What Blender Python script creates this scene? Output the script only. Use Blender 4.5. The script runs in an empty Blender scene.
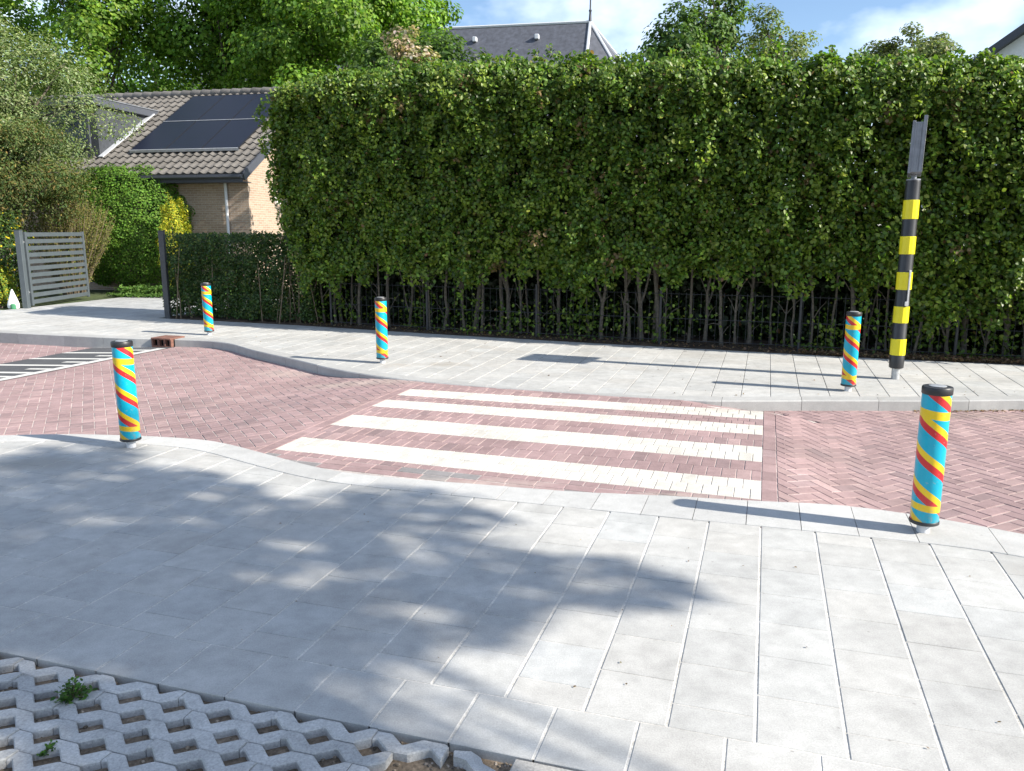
import bpy, bmesh, math, random
import numpy as np
from mathutils import Vector, Matrix, noise as mnoise

random.seed(7)
RS = np.random.RandomState(11)
D = bpy.data
SC = bpy.context.scene
COL = SC.collection
R = math.radians

# ---------------------------------------------------------------- road frame
# u runs along the road (to the right), v runs across it (away from the camera)
CA, SA = math.cos(R(17.5)), math.sin(R(17.5))
def W(u, v, z=0.0):
    return (u*CA + v*SA, -u*SA + v*CA, z)
def Wn(u, v):
    return u*CA + v*SA, -u*SA + v*CA

# ---------------------------------------------------------------- object helpers
def link(o, parent=None):
    COL.objects.link(o)
    if parent is not None:
        o.parent = parent
    return o

def tag(o, label=None, cat=None, group=None, kind=None):
    if label: o['label'] = label
    if cat: o['category'] = cat
    if group: o['group'] = group
    if kind: o['kind'] = kind
    return o

def empty(name, loc, label, cat, group=None, rz=0.0):
    o = D.objects.new(name, None)
    o.empty_display_size = 0.2
    o.location = loc
    o.rotation_euler = (0, 0, rz)
    link(o)
    return tag(o, label, cat, group)

class MB:
    """collects shapes, then links them as one mesh object"""
    def __init__(s):
        s.v = []; s.f = []; s.c = []; s.m = []; s.uv = []
    def face(s, pts, col=(1, 1, 1), mi=0, uv=None):
        n = len(s.v); s.v.extend([tuple(p) for p in pts])
        s.f.append(tuple(range(n, n+len(pts)))); s.c.append(col); s.m.append(mi); s.uv.append(uv)
    def add(s, vs, fs, col=(1, 1, 1), mi=0):
        n = len(s.v); s.v.extend([tuple(p) for p in vs])
        for f in fs:
            s.f.append(tuple(i+n for i in f)); s.c.append(col); s.m.append(mi); s.uv.append(None)
    def box(s, c, d, rz=0.0, bev=0.0, col=(1, 1, 1), mi=0, M=None):
        hx, hy, hz = d[0]/2, d[1]/2, d[2]/2
        b = min(bev, hx*.9, hy*.9, hz*.9)
        if b <= 0:
            vs = [Vector((x*hx, y*hy, z*hz)) for z in (-1, 1) for y in (-1, 1) for x in (-1, 1)]
            fs = [(0, 2, 3, 1), (4, 5, 7, 6), (0, 1, 5, 4), (2, 6, 7, 3), (0, 4, 6, 2), (1, 3, 7, 5)]
        else:
            bm = bmesh.new(); bmesh.ops.create_cube(bm, size=1)
            bmesh.ops.scale(bm, vec=(d[0], d[1], d[2]), verts=bm.verts)
            bmesh.ops.bevel(bm, geom=bm.edges[:], offset=b, segments=1, affect='EDGES')
            bm.verts.index_update()
            vs = [v.co.copy() for v in bm.verts]; fs = [tuple(v.index for v in f.verts) for f in bm.faces]
            bm.free()
        Rm = Matrix.Rotation(rz, 3, 'Z') if M is None else M
        vs = [Rm @ v + Vector(c) for v in vs]
        s.add(vs, fs, col, mi)
    def lathe(s, prof, n=24, c=(0, 0, 0), col=(1, 1, 1), mi=0, cap0=True, cap1=True):
        vs = []; fs = []
        for r, z in prof:
            for i in range(n):
                a = 2*math.pi*i/n
                vs.append((c[0]+r*math.cos(a), c[1]+r*math.sin(a), c[2]+z))
        for k in range(len(prof)-1):
            for i in range(n):
                j = (i+1) % n
                fs.append((k*n+i, k*n+j, (k+1)*n+j, (k+1)*n+i))
        if cap0: fs.append(tuple(range(n-1, -1, -1)))
        if cap1: fs.append(tuple((len(prof)-1)*n+i for i in range(n)))
        s.add(vs, fs, col, mi)
    def tube(s, pts, rads, n=7, col=(1, 1, 1), mi=0):
        pts = [Vector(p) for p in pts]
        vs = []; fs = []
        for k, p in enumerate(pts):
            t = (pts[min(k+1, len(pts)-1)] - pts[max(k-1, 0)])
            if t.length < 1e-6: t = Vector((0, 0, 1))
            t.normalize()
            a = t.orthogonal().normalized()
            if abs(t.z) > .5: a = (Vector((1, 0, 0)) - t*t.x).normalized()
            b = t.cross(a)
            r = rads[k]
            for i in range(n):
                w = 2*math.pi*i/n
                vs.append(p + a*(r*math.cos(w)) + b*(r*math.sin(w)))
        for k in range(len(pts)-1):
            for i in range(n):
                j = (i+1) % n
                fs.append((k*n+i, k*n+j, (k+1)*n+j, (k+1)*n+i))
        fs.append(tuple(range(n-1, -1, -1))); fs.append(tuple((len(pts)-1)*n+i for i in range(n)))
        s.add(vs, fs, col, mi)
    def build(s, name, mats, parent=None, smooth=False, loc=None):
        me = D.meshes.new(name)
        me.from_pydata(s.v, [], s.f)
        if not isinstance(mats, (list, tuple)): mats = [mats]
        for m in mats: me.materials.append(m)
        if any(s.m): me.polygons.foreach_set('material_index', s.m)
        at = me.attributes.new('tint', 'FLOAT_COLOR', 'FACE')
        at.data.foreach_set('color', [x for c in s.c for x in (c[0], c[1], c[2], 1.0)])
        if any(u is not None for u in s.uv):
            uvl = me.uv_layers.new(name='UVMap')
            k = 0
            for f, u in zip(s.f, s.uv):
                for j in range(len(f)):
                    if u is not None: uvl.data[k].uv = u[j]
                    k += 1
        if smooth:
            me.polygons.foreach_set('use_smooth', [True]*len(s.f))
            me.set_sharp_from_angle(angle=R(40))
        me.update()
        o = D.objects.new(name, me)
        link(o, parent)
        if loc is not None: o.location = loc
        return o

# ---------------------------------------------------------------- material helpers
def mat(name):
    m = D.materials.new(name); m.use_nodes = True
    nt = m.node_tree; nt.nodes.clear()
    out = nt.nodes.new('ShaderNodeOutputMaterial')
    return m, nt, out
def nd(nt, t, **kw):
    n = nt.nodes.new(t)
    for k, v in kw.items():
        if hasattr(n, k): setattr(n, k, v)
        else: n.inputs[k].default_value = v
    return n
def lk(nt, a, b): nt.links.new(a, b)
def mth(nt, op, a, b=None, c=None):
    n = nt.nodes.new('ShaderNodeMath'); n.operation = op
    for i, x in enumerate((a, b, c)):
        if x is None: continue
        if isinstance(x, (int, float)): n.inputs[i].default_value = x
        else: nt.links.new(x, n.inputs[i])
    return n.outputs[0]
def mix(nt, f, a, b, mode='MIX'):
    n = nt.nodes.new('ShaderNodeMix'); n.data_type = 'RGBA'; n.blend_type = mode
    for sock, x in ((n.inputs[0], f), (n.inputs[6], a), (n.inputs[7], b)):
        if isinstance(x, (int, float)): sock.default_value = x
        elif isinstance(x, (tuple, list)): sock.default_value = (x[0], x[1], x[2], 1)
        else: nt.links.new(x, sock)
    return n.outputs[2]
def ramp(nt, f, stops):
    n = nt.nodes.new('ShaderNodeValToRGB')
    el = n.color_ramp.elements
    while len(el) < len(stops): el.new(.5)
    for e, (p, c) in zip(el, stops):
        e.position = p
        e.color = (c, c, c, 1) if isinstance(c, (int, float)) else (c[0], c[1], c[2], 1)
    nt.links.new(f, n.inputs[0]); return n.outputs[0]
def pos(nt, kind='Object'):
    return nt.nodes.new('ShaderNodeTexCoord').outputs[kind]
def noise(nt, vec, scale, detail=4, rough=.55):
    n = nt.nodes.new('ShaderNodeTexNoise')
    n.inputs['Scale'].default_value = scale; n.inputs['Detail'].default_value = detail
    n.inputs['Roughness'].default_value = rough
    nt.links.new(vec, n.inputs['Vector']); return n.outputs['Fac']
def bump(nt, h, strength=.3, dist=.01):
    n = nt.nodes.new('ShaderNodeBump'); n.inputs['Strength'].default_value = strength
    n.inputs['Distance'].default_value = dist
    nt.links.new(h, n.inputs['Height']); return n.outputs[0]
def princ(nt, out, col, rough=.6, metal=0, normal=None, spec=None):
    p = nt.nodes.new('ShaderNodeBsdfPrincipled')
    if isinstance(col, (tuple, list)): p.inputs['Base Color'].default_value = (col[0], col[1], col[2], 1)
    else: nt.links.new(col, p.inputs['Base Color'])
    if isinstance(rough, (int, float)): p.inputs['Roughness'].default_value = rough
    else: nt.links.new(rough, p.inputs['Roughness'])
    p.inputs['Metallic'].default_value = metal
    if spec is not None: p.inputs['Specular IOR Level'].default_value = spec
    if normal is not None: nt.links.new(normal, p.inputs['Normal'])
    nt.links.new(p.outputs[0], out.inputs['Surface']); return p
def tint(nt, name='tint'):
    n = nt.nodes.new('ShaderNodeAttribute'); n.attribute_name = name; return n.outputs['Color']

def simple(name, col, rough=.5, metal=0, var=.12, scale=12, bstr=0.0, bscale=80, spec=None):
    m, nt, out = mat(name)
    p = pos(nt)
    n = noise(nt, p, scale, 5)
    f = ramp(nt, n, [(.3, 1-var), (.7, 1+var)])
    c = mix(nt, 1.0, (col[0], col[1], col[2]), f, 'MULTIPLY')
    nm = bump(nt, noise(nt, p, bscale, 3), bstr, .005) if bstr > 0 else None
    princ(nt, out, c, rough, metal, nm, spec)
    return m

def paving(name, rough=.85, blotch=.10, grain=.16, gscale=160, bstr=.25, stains=None, staincol=(.2, .17, .13), big=.5):
    """mineral surface: per-block tint from the mesh, blotches, fine grain, a few stains of their own shape"""
    m, nt, out = mat(name)
    p = pos(nt)
    c = tint(nt)
    n1 = noise(nt, p, 1.3, 5, .6); n2 = noise(nt, p, 9, 5, .65); n3 = noise(nt, p, gscale, 2, .7)
    c = mix(nt, 1.0, c, ramp(nt, n1, [(.3, 1-blotch), (.7, 1+blotch)]), 'MULTIPLY')
    c = mix(nt, 1.0, c, ramp(nt, n2, [(.3, 1-blotch), (.7, 1+blotch)]), 'MULTIPLY')
    c = mix(nt, 1.0, c, ramp(nt, n3, [(.25, 1-grain), (.75, 1+grain)]), 'MULTIPLY')
    # small dark specks
    v = nt.nodes.new('ShaderNodeTexVoronoi'); v.inputs['Scale'].default_value = 7; lk(nt, p, v.inputs['Vector'])
    c = mix(nt, mth(nt, 'MULTIPLY', ramp(nt, v.outputs['Distance'], [(.02, 1.0), (.06, 0.0)]), .45), c, (.12, .11, .10))
    if stains:
        w = nt.nodes.new('ShaderNodeTexNoise'); w.inputs['Scale'].default_value = 5; w.inputs['Detail'].default_value = 6
        lk(nt, p, w.inputs['Vector'])
        pv = nt.nodes.new('ShaderNodeVectorMath'); pv.operation = 'MULTIPLY_ADD'
        lk(nt, w.outputs['Color'], pv.inputs[0]); pv.inputs[1].default_value = (.5, .35, 0); lk(nt, p, pv.inputs[2])
        for (x, y, rx, ry, k, sc) in stains:
            mp = nt.nodes.new('ShaderNodeVectorMath'); mp.operation = 'SUBTRACT'
            lk(nt, pv.outputs[0], mp.inputs[0]); mp.inputs[1].default_value = (x+.25, y+.17, 0)
            sx = nt.nodes.new('ShaderNodeVectorMath'); sx.operation = 'MULTIPLY'
            lk(nt, mp.outputs[0], sx.inputs[0]); sx.inputs[1].default_value = (1/rx, 1/ry, 0)
            ln = nt.nodes.new('ShaderNodeVectorMath'); ln.operation = 'LENGTH'; lk(nt, sx.outputs[0], ln.inputs[0])
            f = ramp(nt, ln.outputs['Value'], [(.35, k), (1.0, 0.0)])
            c = mix(nt, mth(nt, 'MULTIPLY', f, ramp(nt, n2, [(.35, .5), (.6, 1.0)])), c, sc)
    nm = bump(nt, n3, bstr, .003)
    princ(nt, out, c, rough, 0, nm, .3)
    return m

def leafmat(name, rough=.4, trans=.3, spec=.5, tcol=(1.15, 1.25, .55)):
    m, nt, out = mat(name)
    c = tint(nt)
    p = nt.nodes.new('ShaderNodeBsdfPrincipled')
    lk(nt, c, p.inputs['Base Color']); p.inputs['Roughness'].default_value = rough
    p.inputs['Specular IOR Level'].default_value = spec
    t = nt.nodes.new('ShaderNodeBsdfTranslucent')
    lk(nt, mix(nt, 1.0, c, tcol, 'MULTIPLY'), t.inputs['Color'])
    mx = nt.nodes.new('ShaderNodeMixShader'); mx.inputs[0].default_value = trans
    lk(nt, p.outputs[0], mx.inputs[1]); lk(nt, t.outputs[0], mx.inputs[2])
    lk(nt, mx.outputs[0], out.inputs['Surface'])
    return m

M = {}
M['slab'] = paving('concrete_slab', blotch=.13, stains=[(-.85, 10.25, .42, .25, .55, (.20, .165, .12)), (-3.6, 5.75, .6, .22, .45, (.27, .25, .21)),
                                            (2.75, 3.75, .4, .3, .4, (.24, .23, .21)), (2.46, 4.3, .17, .12, .55, (.42, .34, .25)),
                                            (-1.45, 10.2, .3, .2, .35, (.3, .24, .18))])
M['sand'] = paving('joint_sand', rough=.95, blotch=.2, grain=.3, gscale=90, bstr=.6)
M['kerb'] = paving('kerb_concrete', blotch=.08, grain=.14)
SAND = (.40, .345, .30)
M['brick'] = paving('clay_paver', blotch=.13, grain=.22, gscale=220, bstr=.35, stains=[(-1.7, 9.15, 1.0, .32, .55, SAND), (-2.9, 10.2, .6, .4, .4, SAND), (-.4, 5.28, .9, .16, .5, SAND), (.9, 4.98, .8, .13, .5, SAND), (2.1, 7.6, .7, .14, .45, SAND),
                                                      (4.5, 7.75, .9, .2, .5, (.2, .165, .14)), (2.6, 6.2, .5, .3, .35, (.13, .11, .105)), (-3.6, 8.3, .6, .35, .3, (.14, .115, .11))])
M['asphalt'] = paving('asphalt', blotch=.12, grain=.4, gscale=180, bstr=.6)
M['grasspaver'] = paving('grass_paver_concrete', blotch=.14, grain=.25, gscale=110, bstr=.5)
M['soil'] = paving('soil', rough=1, blotch=.35, grain=.5, gscale=60, bstr=1.0)
M['lawn'] = paving('lawn', rough=1, blotch=.3, grain=.5, gscale=40, bstr=1.0)
M['stucco'] = simple('white_render', (.75, .75, .74), .8, var=.05, bstr=.2)
M['black_rubber'] = simple('black_rubber', (.018, .018, .02), .45, var=.2)
M['black_plastic'] = simple('black_sleeve', (.022, .022, .024), .38, var=.25, scale=6)
M['yellow_refl'] = simple('yellow_reflective_band', (.66, .58, .012), .35, var=.06, scale=9)
M['galv'] = simple('galvanised_steel', (.42, .43, .44), .42, .5, var=.2, scale=25)
M['alu'] = simple('weathered_aluminium', (.20, .215, .24), .5, .3, var=.15, scale=14)
M['gate'] = simple('grey_painted_metal', (.062, .076, .085), .5, 0, var=.08, scale=8)
M['darkmetal'] = simple('dark_painted_metal', (.03, .032, .037), .5, var=.2)
M['darkpost'] = simple('dark_grey_post', (.055, .058, .062), .6, var=.15)
M['wood'] = simple('hedge_bark', (.12, .105, .085), .9, var=.4, scale=30, bstr=.6, bscale=60)
M['bark'] = simple('tree_bark', (.085, .07, .055), .95, var=.35, scale=8, bstr=.8, bscale=25)
M['twig'] = simple('pale_twig', (.15, .115, .075), .9, var=.3, scale=20)
M['white'] = simple('white_paint', (.78, .78, .76), .5, var=.05)
M['pvc'] = simple('grey_pvc', (.55, .56, .58), .4, var=.06)
M['slate'] = simple('church_slate', (.06, .066, .084), .75, var=.3, scale=3, bstr=.4, bscale=10)
M['zinc'] = simple('pale_zinc', (.50, .52, .55), .5, .2, var=.1)
M['fascia'] = simple('dark_fascia', (.05, .055, .07), .5, var=.1)
M['dormer_slate'] = simple('dormer_cladding', (.035, .04, .048), .8, var=.25, scale=10)
M['glass'] = simple('dark_window_glass', (.02, .025, .03), .08, var=.05)
M['leaf'] = leafmat('beech_leaf', .42, .47, .42)
M['leaf_soft'] = leafmat('soft_leaf', .6, .4, .2)
M['leaf_far'] = leafmat('tree_leaf', .5, .45, .3)

# roof tile material with streaks
def tile_mat():
    m, nt, out = mat('concrete_roof_tile')
    p = pos(nt)
    c = tint(nt)
    n = noise(nt, p, 2.0, 5, .6); n2 = noise(nt, p, 30, 4, .7)
    c = mix(nt, 1.0, c, ramp(nt, n, [(.3, .82), (.7, 1.15)]), 'MULTIPLY')
    c = mix(nt, 1.0, c, ramp(nt, n2, [(.3, .8), (.7, 1.2)]), 'MULTIPLY')
    princ(nt, out, c, .8, 0, bump(nt, n2, .4, .01), .3)
    return m
M['tile'] = tile_mat()

def brick_wall_mat(name, c1, c2, cm):
    m, nt, out = mat(name)
    uvn = pos(nt, 'UV')
    b = nt.nodes.new('ShaderNodeTexBrick')
    b.inputs['Scale'].default_value = 1.0
    b.inputs['Brick Width'].default_value = .22; b.inputs['Row Height'].default_value = .0625
    b.inputs['Mortar Size'].default_value = .006
    b.inputs['Color1'].default_value = (*c1, 1); b.inputs['Color2'].default_value = (*c2, 1); b.inputs['Mortar'].default_value = (*cm, 1)
    lk(nt, uvn, b.inputs['Vector'])
    n = noise(nt, uvn, 25, 4)
    c = mix(nt, 1.0, b.outputs['Color'], ramp(nt, n, [(.3, .85), (.7, 1.12)]), 'MULTIPLY')
    inv = mth(nt, 'SUBTRACT', 1.0, b.outputs['Fac'])
    princ(nt, out, c, .9, 0, bump(nt, inv, .5, .006), .2)
    return m
M['housebrick'] = brick_wall_mat('house_brick', (.36, .275, .205), (.29, .21, .155), (.40, .36, .31))
M['churchbrick'] = brick_wall_mat('church_brick', (.28, .13, .09), (.22, .10, .07), (.35, .32, .28))

def panel_mat():
    m, nt, out = mat('solar_cells')
    uvn = pos(nt, 'UV')
    b = nt.nodes.new('ShaderNodeTexBrick'); b.offset = 0
    b.inputs['Scale'].default_value = 1.0; b.inputs['Brick Width'].default_value = .158; b.inputs['Row Height'].default_value = .158
    b.inputs['Mortar Size'].default_value = .002
    b.inputs['Color1'].default_value = (.007, .010, .022, 1); b.inputs['Color2'].default_value = (.006, .009, .019, 1)
    b.inputs['Mortar'].default_value = (.014, .017, .026, 1)
    lk(nt, uvn, b.inputs['Vector'])
    princ(nt, out, b.outputs['Color'], .35, 0, None, .12)
    return m
M['solar'] = panel_mat()
M['panel_frame'] = simple('panel_frame', (.016, .018, .024), .7, var=.1, spec=.1)

def bollard_mat():
    """cyan sleeve wrapped by a yellow and red helix, with a yellow ring near each end"""
    m, nt, out = mat('striped_sleeve')
    p = pos(nt)
    s = nt.nodes.new('ShaderNodeSeparateXYZ'); lk(nt, p, s.inputs[0])
    a = mth(nt, 'DIVIDE', mth(nt, 'ARCTAN2', s.outputs['Y'], s.outputs['X']), 2*math.pi)
    t = mth(nt, 'FRACT', mth(nt, 'SUBTRACT', mth(nt, 'SUBTRACT', 10.0, mth(nt, 'DIVIDE', s.outputs['Z'], .198)), mth(nt, 'MULTIPLY', a, 1.75)))
    cy, ye, rd = (.0, .33, .46), (.70, .47, .012), (.50, .02, .024)
    isY = mth(nt, 'LESS_THAN', t, .21)
    isR = mth(nt, 'LESS_THAN', t, .44)
    c = mix(nt, isR, cy, rd)
    c = mix(nt, isY, c, ye)
    zt = mth(nt, 'ADD', s.outputs['Z'], mth(nt, 'MULTIPLY', s.outputs['X'], .12))
    ring1 = mth(nt, 'LESS_THAN', mth(nt, 'ABSOLUTE', mth(nt, 'SUBTRACT', zt, .705)), .024)
    ring2 = mth(nt, 'LESS_THAN', mth(nt, 'ABSOLUTE', mth(nt, 'SUBTRACT', zt, .165)), .02)
    c = mix(nt, mth(nt, 'MAXIMUM', ring1, ring2), c, ye)
    n = noise(nt, p, 14, 5)
    c = mix(nt, 1.0, c, ramp(nt, n, [(.3, .92), (.7, 1.05)]), 'MULTIPLY')
    # scuffs
    n2 = noise(nt, p, 45, 3)
    c = mix(nt, ramp(nt, n2, [(.64, 0.0), (.72, .4)]), c, (.3, .28, .25))
    low = mth(nt, 'MULTIPLY', mth(nt, 'SUBTRACT', 1.0, mth(nt, 'MULTIPLY', s.outputs['Z'], 4.0)), ramp(nt, noise(nt, p, 22, 5), [(.4, 0.0), (.65, .8)]))
    c = mix(nt, mth(nt, 'MAXIMUM', low, 0.0), c, (.22, .20, .17))
    princ(nt, out, c, ramp(nt, n, [(.3, .26), (.7, .4)]), 0, None, .45)
    return m
M['bollard'] = bollard_mat()

# ================================================================ THE SETTING: ground, road, pavements
def clip_poly(subj, u0, u1, v0, v1):
    def cut(P, inside, inter):
        o = []
        for i in range(len(P)):
            a, b = P[i-1], P[i]
            ia, ib = inside(a), inside(b)
            if ib:
                if not ia: o.append(inter(a, b))
                o.append(b)
            elif ia: o.append(inter(a, b))
        return o
    def iu(c): return lambda a, b: (c, a[1]+(b[1]-a[1])*(c-a[0])/(b[0]-a[0]))
    def iv(c): return lambda a, b: (a[0]+(b[0]-a[0])*(c-a[1])/(b[1]-a[1]), c)
    P = subj
    P = cut(P, lambda p: p[0] >= u0, iu(u0)); 
    if P: P = cut(P, lambda p: p[0] <= u1, iu(u1))
    if P: P = cut(P, lambda p: p[1] >= v0, iv(v0))
    if P: P = cut(P, lambda p: p[1] <= v1, iv(v1))
    q = []
    for p in P:
        if not q or abs(p[0]-q[-1][0])+abs(p[1]-q[-1][1]) > 1e-4: q.append(p)
    if len(q) > 1 and abs(q[0][0]-q[-1][0])+abs(q[0][1]-q[-1][1]) < 1e-4: q.pop()
    return q
def area(P):
    return sum(P[i-1][0]*P[i][1]-P[i][0]*P[i-1][1] for i in range(len(P)))/2
def interp(line, u):
    if u <= line[0][0]: return line[0][1]
    for (a, b), (c, d) in zip(line, line[1:]):
        if u <= c: return b+(d-b)*(u-a)/(c-a)
    return line[-1][1]

def block(mb, P, zf, col, ch=.003, drop=.003, depth=.02, tilt=(0, 0, 0), mi=0):
    """one paving element: chamfered top on polygon P given in (u, v)"""
    if area(P) < 0: P = P[::-1]
    n = len(P)
    cu = sum(p[0] for p in P)/n; cv = sum(p[1] for p in P)/n
    def z(p): return zf(*p) + tilt[0] + tilt[1]*(p[0]-cu) + tilt[2]*(p[1]-cv)
    ins = []
    for i in range(n):
        a, b, c = P[i-1], P[i], P[(i+1) % n]
        d1 = (b[0]-a[0], b[1]-a[1]); d2 = (c[0]-b[0], c[1]-b[1])
        l1 = math.hypot(*d1) or 1; l2 = math.hypot(*d2) or 1
        nx = -d1[1]/l1 - d2[1]/l2; ny = d1[0]/l1 + d2[0]/l2
        l = math.hypot(nx, ny) or 1
        k = ch*1.3/l
        ins.append((b[0]+nx*k, b[1]+ny*k))
    top = [W(p[0], p[1], z(p)) for p in ins]
    mid = [W(p[0], p[1], z(p)-drop) for p in P]
    low = [W(p[0], p[1], z(p)-depth) for p in P]
    vs = top+mid+low
    fs = [tuple(range(n))]
    for i in range(n):
        j = (i+1) % n
        fs.append((n+i, n+j, j, i)); fs.append((2*n+i, 2*n+j, n+j, n+i))
    mb.add(vs, fs, col, mi)

def road_z(u, v=6.0):
    def sm(t): t = max(0, min(1, t)); return t*t*(3-2*t)
    us = .05 - .85*max(0, min(1, (v-7.9)/.22))
    if u > us: return -.004 - .10*sm((u-us)/.85)
    if u < -8.8: return -.112 - .07*max(0, min(1, (-8.8-u)/1.6))
    if u < -3.8: return -.004 - .108*sm((-3.8-u)/1.7)
    return -.004

# edges measured on the ground, (u, v)
near_outer = [(-30, 4.0), (-9, 4.15), (-7.4, 4.45), (-6.1, 4.97), (-5.68, 5.16), (-5.16, 5.28), (-4.6, 5.37), (-4.2, 5.36), (-3.58, 5.14), (-3.0, 4.93), (-2.55, 4.89),
              (-1.55, 4.95), (-1.0, 5.0), (-.58, 5.08), (.0, 5.15), (.48, 5.23), (.75, 5.22), (1.09, 5.15), (1.49, 5.02), (2.3, 4.7), (3.5, 4.3), (5, 4.1), (30, 4.0)]
near_inner = [(-30, 3.85), (-9, 4.0), (-7.4, 4.27), (-6.1, 4.75), (-5.68, 4.92), (-5.16, 5.05), (-4.6, 5.12), (-4.2, 5.1), (-3.58, 4.88), (-3.0, 4.7), (-2.55, 4.66),
              (-1.55, 4.67), (-.58, 4.68), (.48, 4.70), (1.09, 4.70), (1.49, 4.62), (2.3, 4.4), (3.5, 4.1), (5, 3.92), (30, 3.85)]
far_outer = [(-40, 10.3), (-12, 10.3), (-10, 10.28), (-8.94, 10.44), (-8.4, 10.47), (-8.0, 10.4), (-7.55, 10.16), (-7.08, 9.83), (-5.94, 9.23), (-5.15, 8.76), (-4.48, 8.5), (-3.81, 8.31), (-3.34, 8.24),
             (-1.6, 8.15), (-.6, 8.19), (-.34, 8.25), (.04, 8.37), (.42, 8.5), (1.17, 8.73), (1.93, 8.97), (2.6, 9.23), (3.5, 9.45), (5, 9.55), (40, 9.55)]
def chaikin(L, n=2):
    for _ in range(n):
        o = [L[0]]
        for a, b in zip(L, L[1:]):
            o += [(a[0]*.75+b[0]*.25, a[1]*.75+b[1]*.25), (a[0]*.25+b[0]*.75, a[1]*.25+b[1]*.75)]
        L = o+[L[-1]]
    return L
near_outer, near_inner, far_outer = chaikin(near_outer), chaikin(near_inner), chaikin(far_outer)
def off_line(line, offs):
    o = []
    for i, p in enumerate(line):
        a = line[max(i-1, 0)]; b = line[min(i+1, len(line)-1)]
        dx, dy = b[0]-a[0], b[1]-a[1]; l = math.hypot(dx, dy)
        w = offs(p[0])
        o.append((p[0]-dy/l*w, p[1]+dx/l*w))
    return o
def kw(u): return .09 if -3.3 < u < -.9 else .2
far_inner = off_line(far_outer, kw)
far_back = [(-40, 13.3), (-15.9, 13.25), (-11.4, 12.95), (-8.17, 12.72), (-4.95, 12.27), (-2.5, 12.02), (-.52, 11.87), (1.04, 11.72), (3.24, 11.68), (8, 11.6), (40, 11.6)]

# big ground sheet to the horizon
g = MB(); g.face([(-1500, -1500, -.32), (1500, -1500, -.32), (1500, 1500, -.32), (-1500, 1500, -.32)], (.10, .11, .06))
tag(g.build('ground', M['lawn']), kind='structure')
# garden ground beyond the far pavement
lw = MB()
pts = [W(u, v-.02, -.012) for u, v in far_back]
lw.face(pts + [W(40, 200, -.012), W(-40, 200, -.012)], (.055, .075, .028))
tag(lw.build('garden_lawn', M['lawn']), kind='structure')
# the bed the hedge stands in
sb = MB()
bl = [(-8.35, 12.74), (-4.95, 12.27), (-2.5, 12.02), (-.52, 11.87), (1.04, 11.72), (3.24, 11.68), (8, 11.6), (14, 11.6)]
bl = [(-11.3, 12.95)] + bl
nseg = 14
for (a, b), (c, d) in zip(bl, bl[1:]):
    n = max(1, int((c-a)/.12))
    for i in range(n):
        u0 = a+(c-a)*i/n; u1 = a+(c-a)*(i+1)/n; v0 = b+(d-b)*i/n; v1 = b+(d-b)*(i+1)/n
        for k in range(nseg):
            def zz(u, k):
                if k == 0: return -.004
                return .012+.03*mnoise.noise(Vector((u*4, k*.6, 0)))+.02*mnoise.noise(Vector((u*13, k*2.1, 3)))
            q = [W(u0, v0+k*.12, zz(u0, k)), W(u1, v1+k*.12, zz(u1, k)), W(u1, v1+(k+1)*.12, zz(u1, k+1)), W(u0, v0+(k+1)*.12, zz(u0, k+1))]
            t = random.uniform(.8, 1.2)
            sb.face(q, (.060*t, .043*t, .030*t))
tag(sb.build('soil_bed', M['soil']), kind='structure')

# sand bed shown in the joints of the pavements
s1 = MB()
s1.face([W(u, v-.02, -.0030) for u, v in near_inner] + [W(30, 2.264, -.0030), W(-30, 2.264, -.0030)], (.49, .475, .44))
sand_near = s1.build('joint_sand', M['sand']); tag(sand_near, kind='structure')
s2 = MB()
for (a, b) in zip(range(len(far_back)-1), range(1, len(far_back))):
    pass
us = sorted(set([round(-16+.25*i, 3) for i in range(int(26/.25)+1)]))
for a, b in zip(us, us[1:]):
    s2.face([W(a, interp(far_inner, a)+.01, -.007), W(b, interp(far_inner, b)+.01, -.007), W(b, interp(far_back, b), -.007), W(a, interp(far_back, a), -.007)], (.27, .255, .235))
tag(s2.build('joint_sand', M['sand']), kind='structure')

def slab_col():
    t = random.gauss(1, .033); w = random.gauss(0, .0025)
    return (.378*t+w, .377*t, .364*t-w)
zero = lambda u, v: 0.0
def lay_slabs(mb, region, u0, u1, v0, v1, uoff=0.0, gu=.0048, gv=.002):
    du, dv = .2975, .30
    k = 0; u = u0+uoff
    while u < u1:
        v = v0 - (dv/2 if k % 2 else 0) + .0
        while v < v1:
            P = clip_poly(region, u+gu, u+du-gu, v+gv, v+dv-gv)
            if len(P) >= 3 and abs(area(P)) > .0008:
                t = (random.gauss(0, .0003), random.gauss(0, .0015), random.gauss(0, .0015))
                block(mb, P, zero, slab_col(), .003, .0025, .03, t)
            v += dv
        u += du; k += 1
near = MB()
reg = [(-9, 2.575), (9, 2.575)] + [p for p in reversed([(-9.0, interp(near_inner, -9))] + [q for q in near_inner if -9 < q[0] < 9] + [(9.0, interp(near_inner, 9))])]
lay_slabs(near, reg, -9, 9, 2.575, 5.3, .13)
# stretcher row at the back of the pavement
u = -9.04
while u < 9:
    P = [(u+.004, 2.262), (u+.296, 2.262), (u+.296, 2.571), (u+.004, 2.571)]
    block(near, P, zero, slab_col(), .003, .0025, .05, (random.gauss(0, .0003), random.gauss(0, .0015), random.gauss(0, .0015)))
    u += .30
tag(near.build('pavement', M['slab']), kind='structure')
far = MB()
reg = [(-16.0, interp(far_inner, -16))] + [q for q in far_inner if -16 < q[0] < 9] + [(9.0, interp(far_inner, 9))]
reg += [p for p in reversed([(-16.0, interp(far_back, -16))] + [q for q in far_back if -16 < q[0] < 9] + [(9.0, interp(far_back, 9))])]
lay_slabs(far, reg, -16, 9, 7.98, 13.6, .05, .003, .0032)
tag(far.build('pavement', M['slab']), kind='structure')
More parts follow.
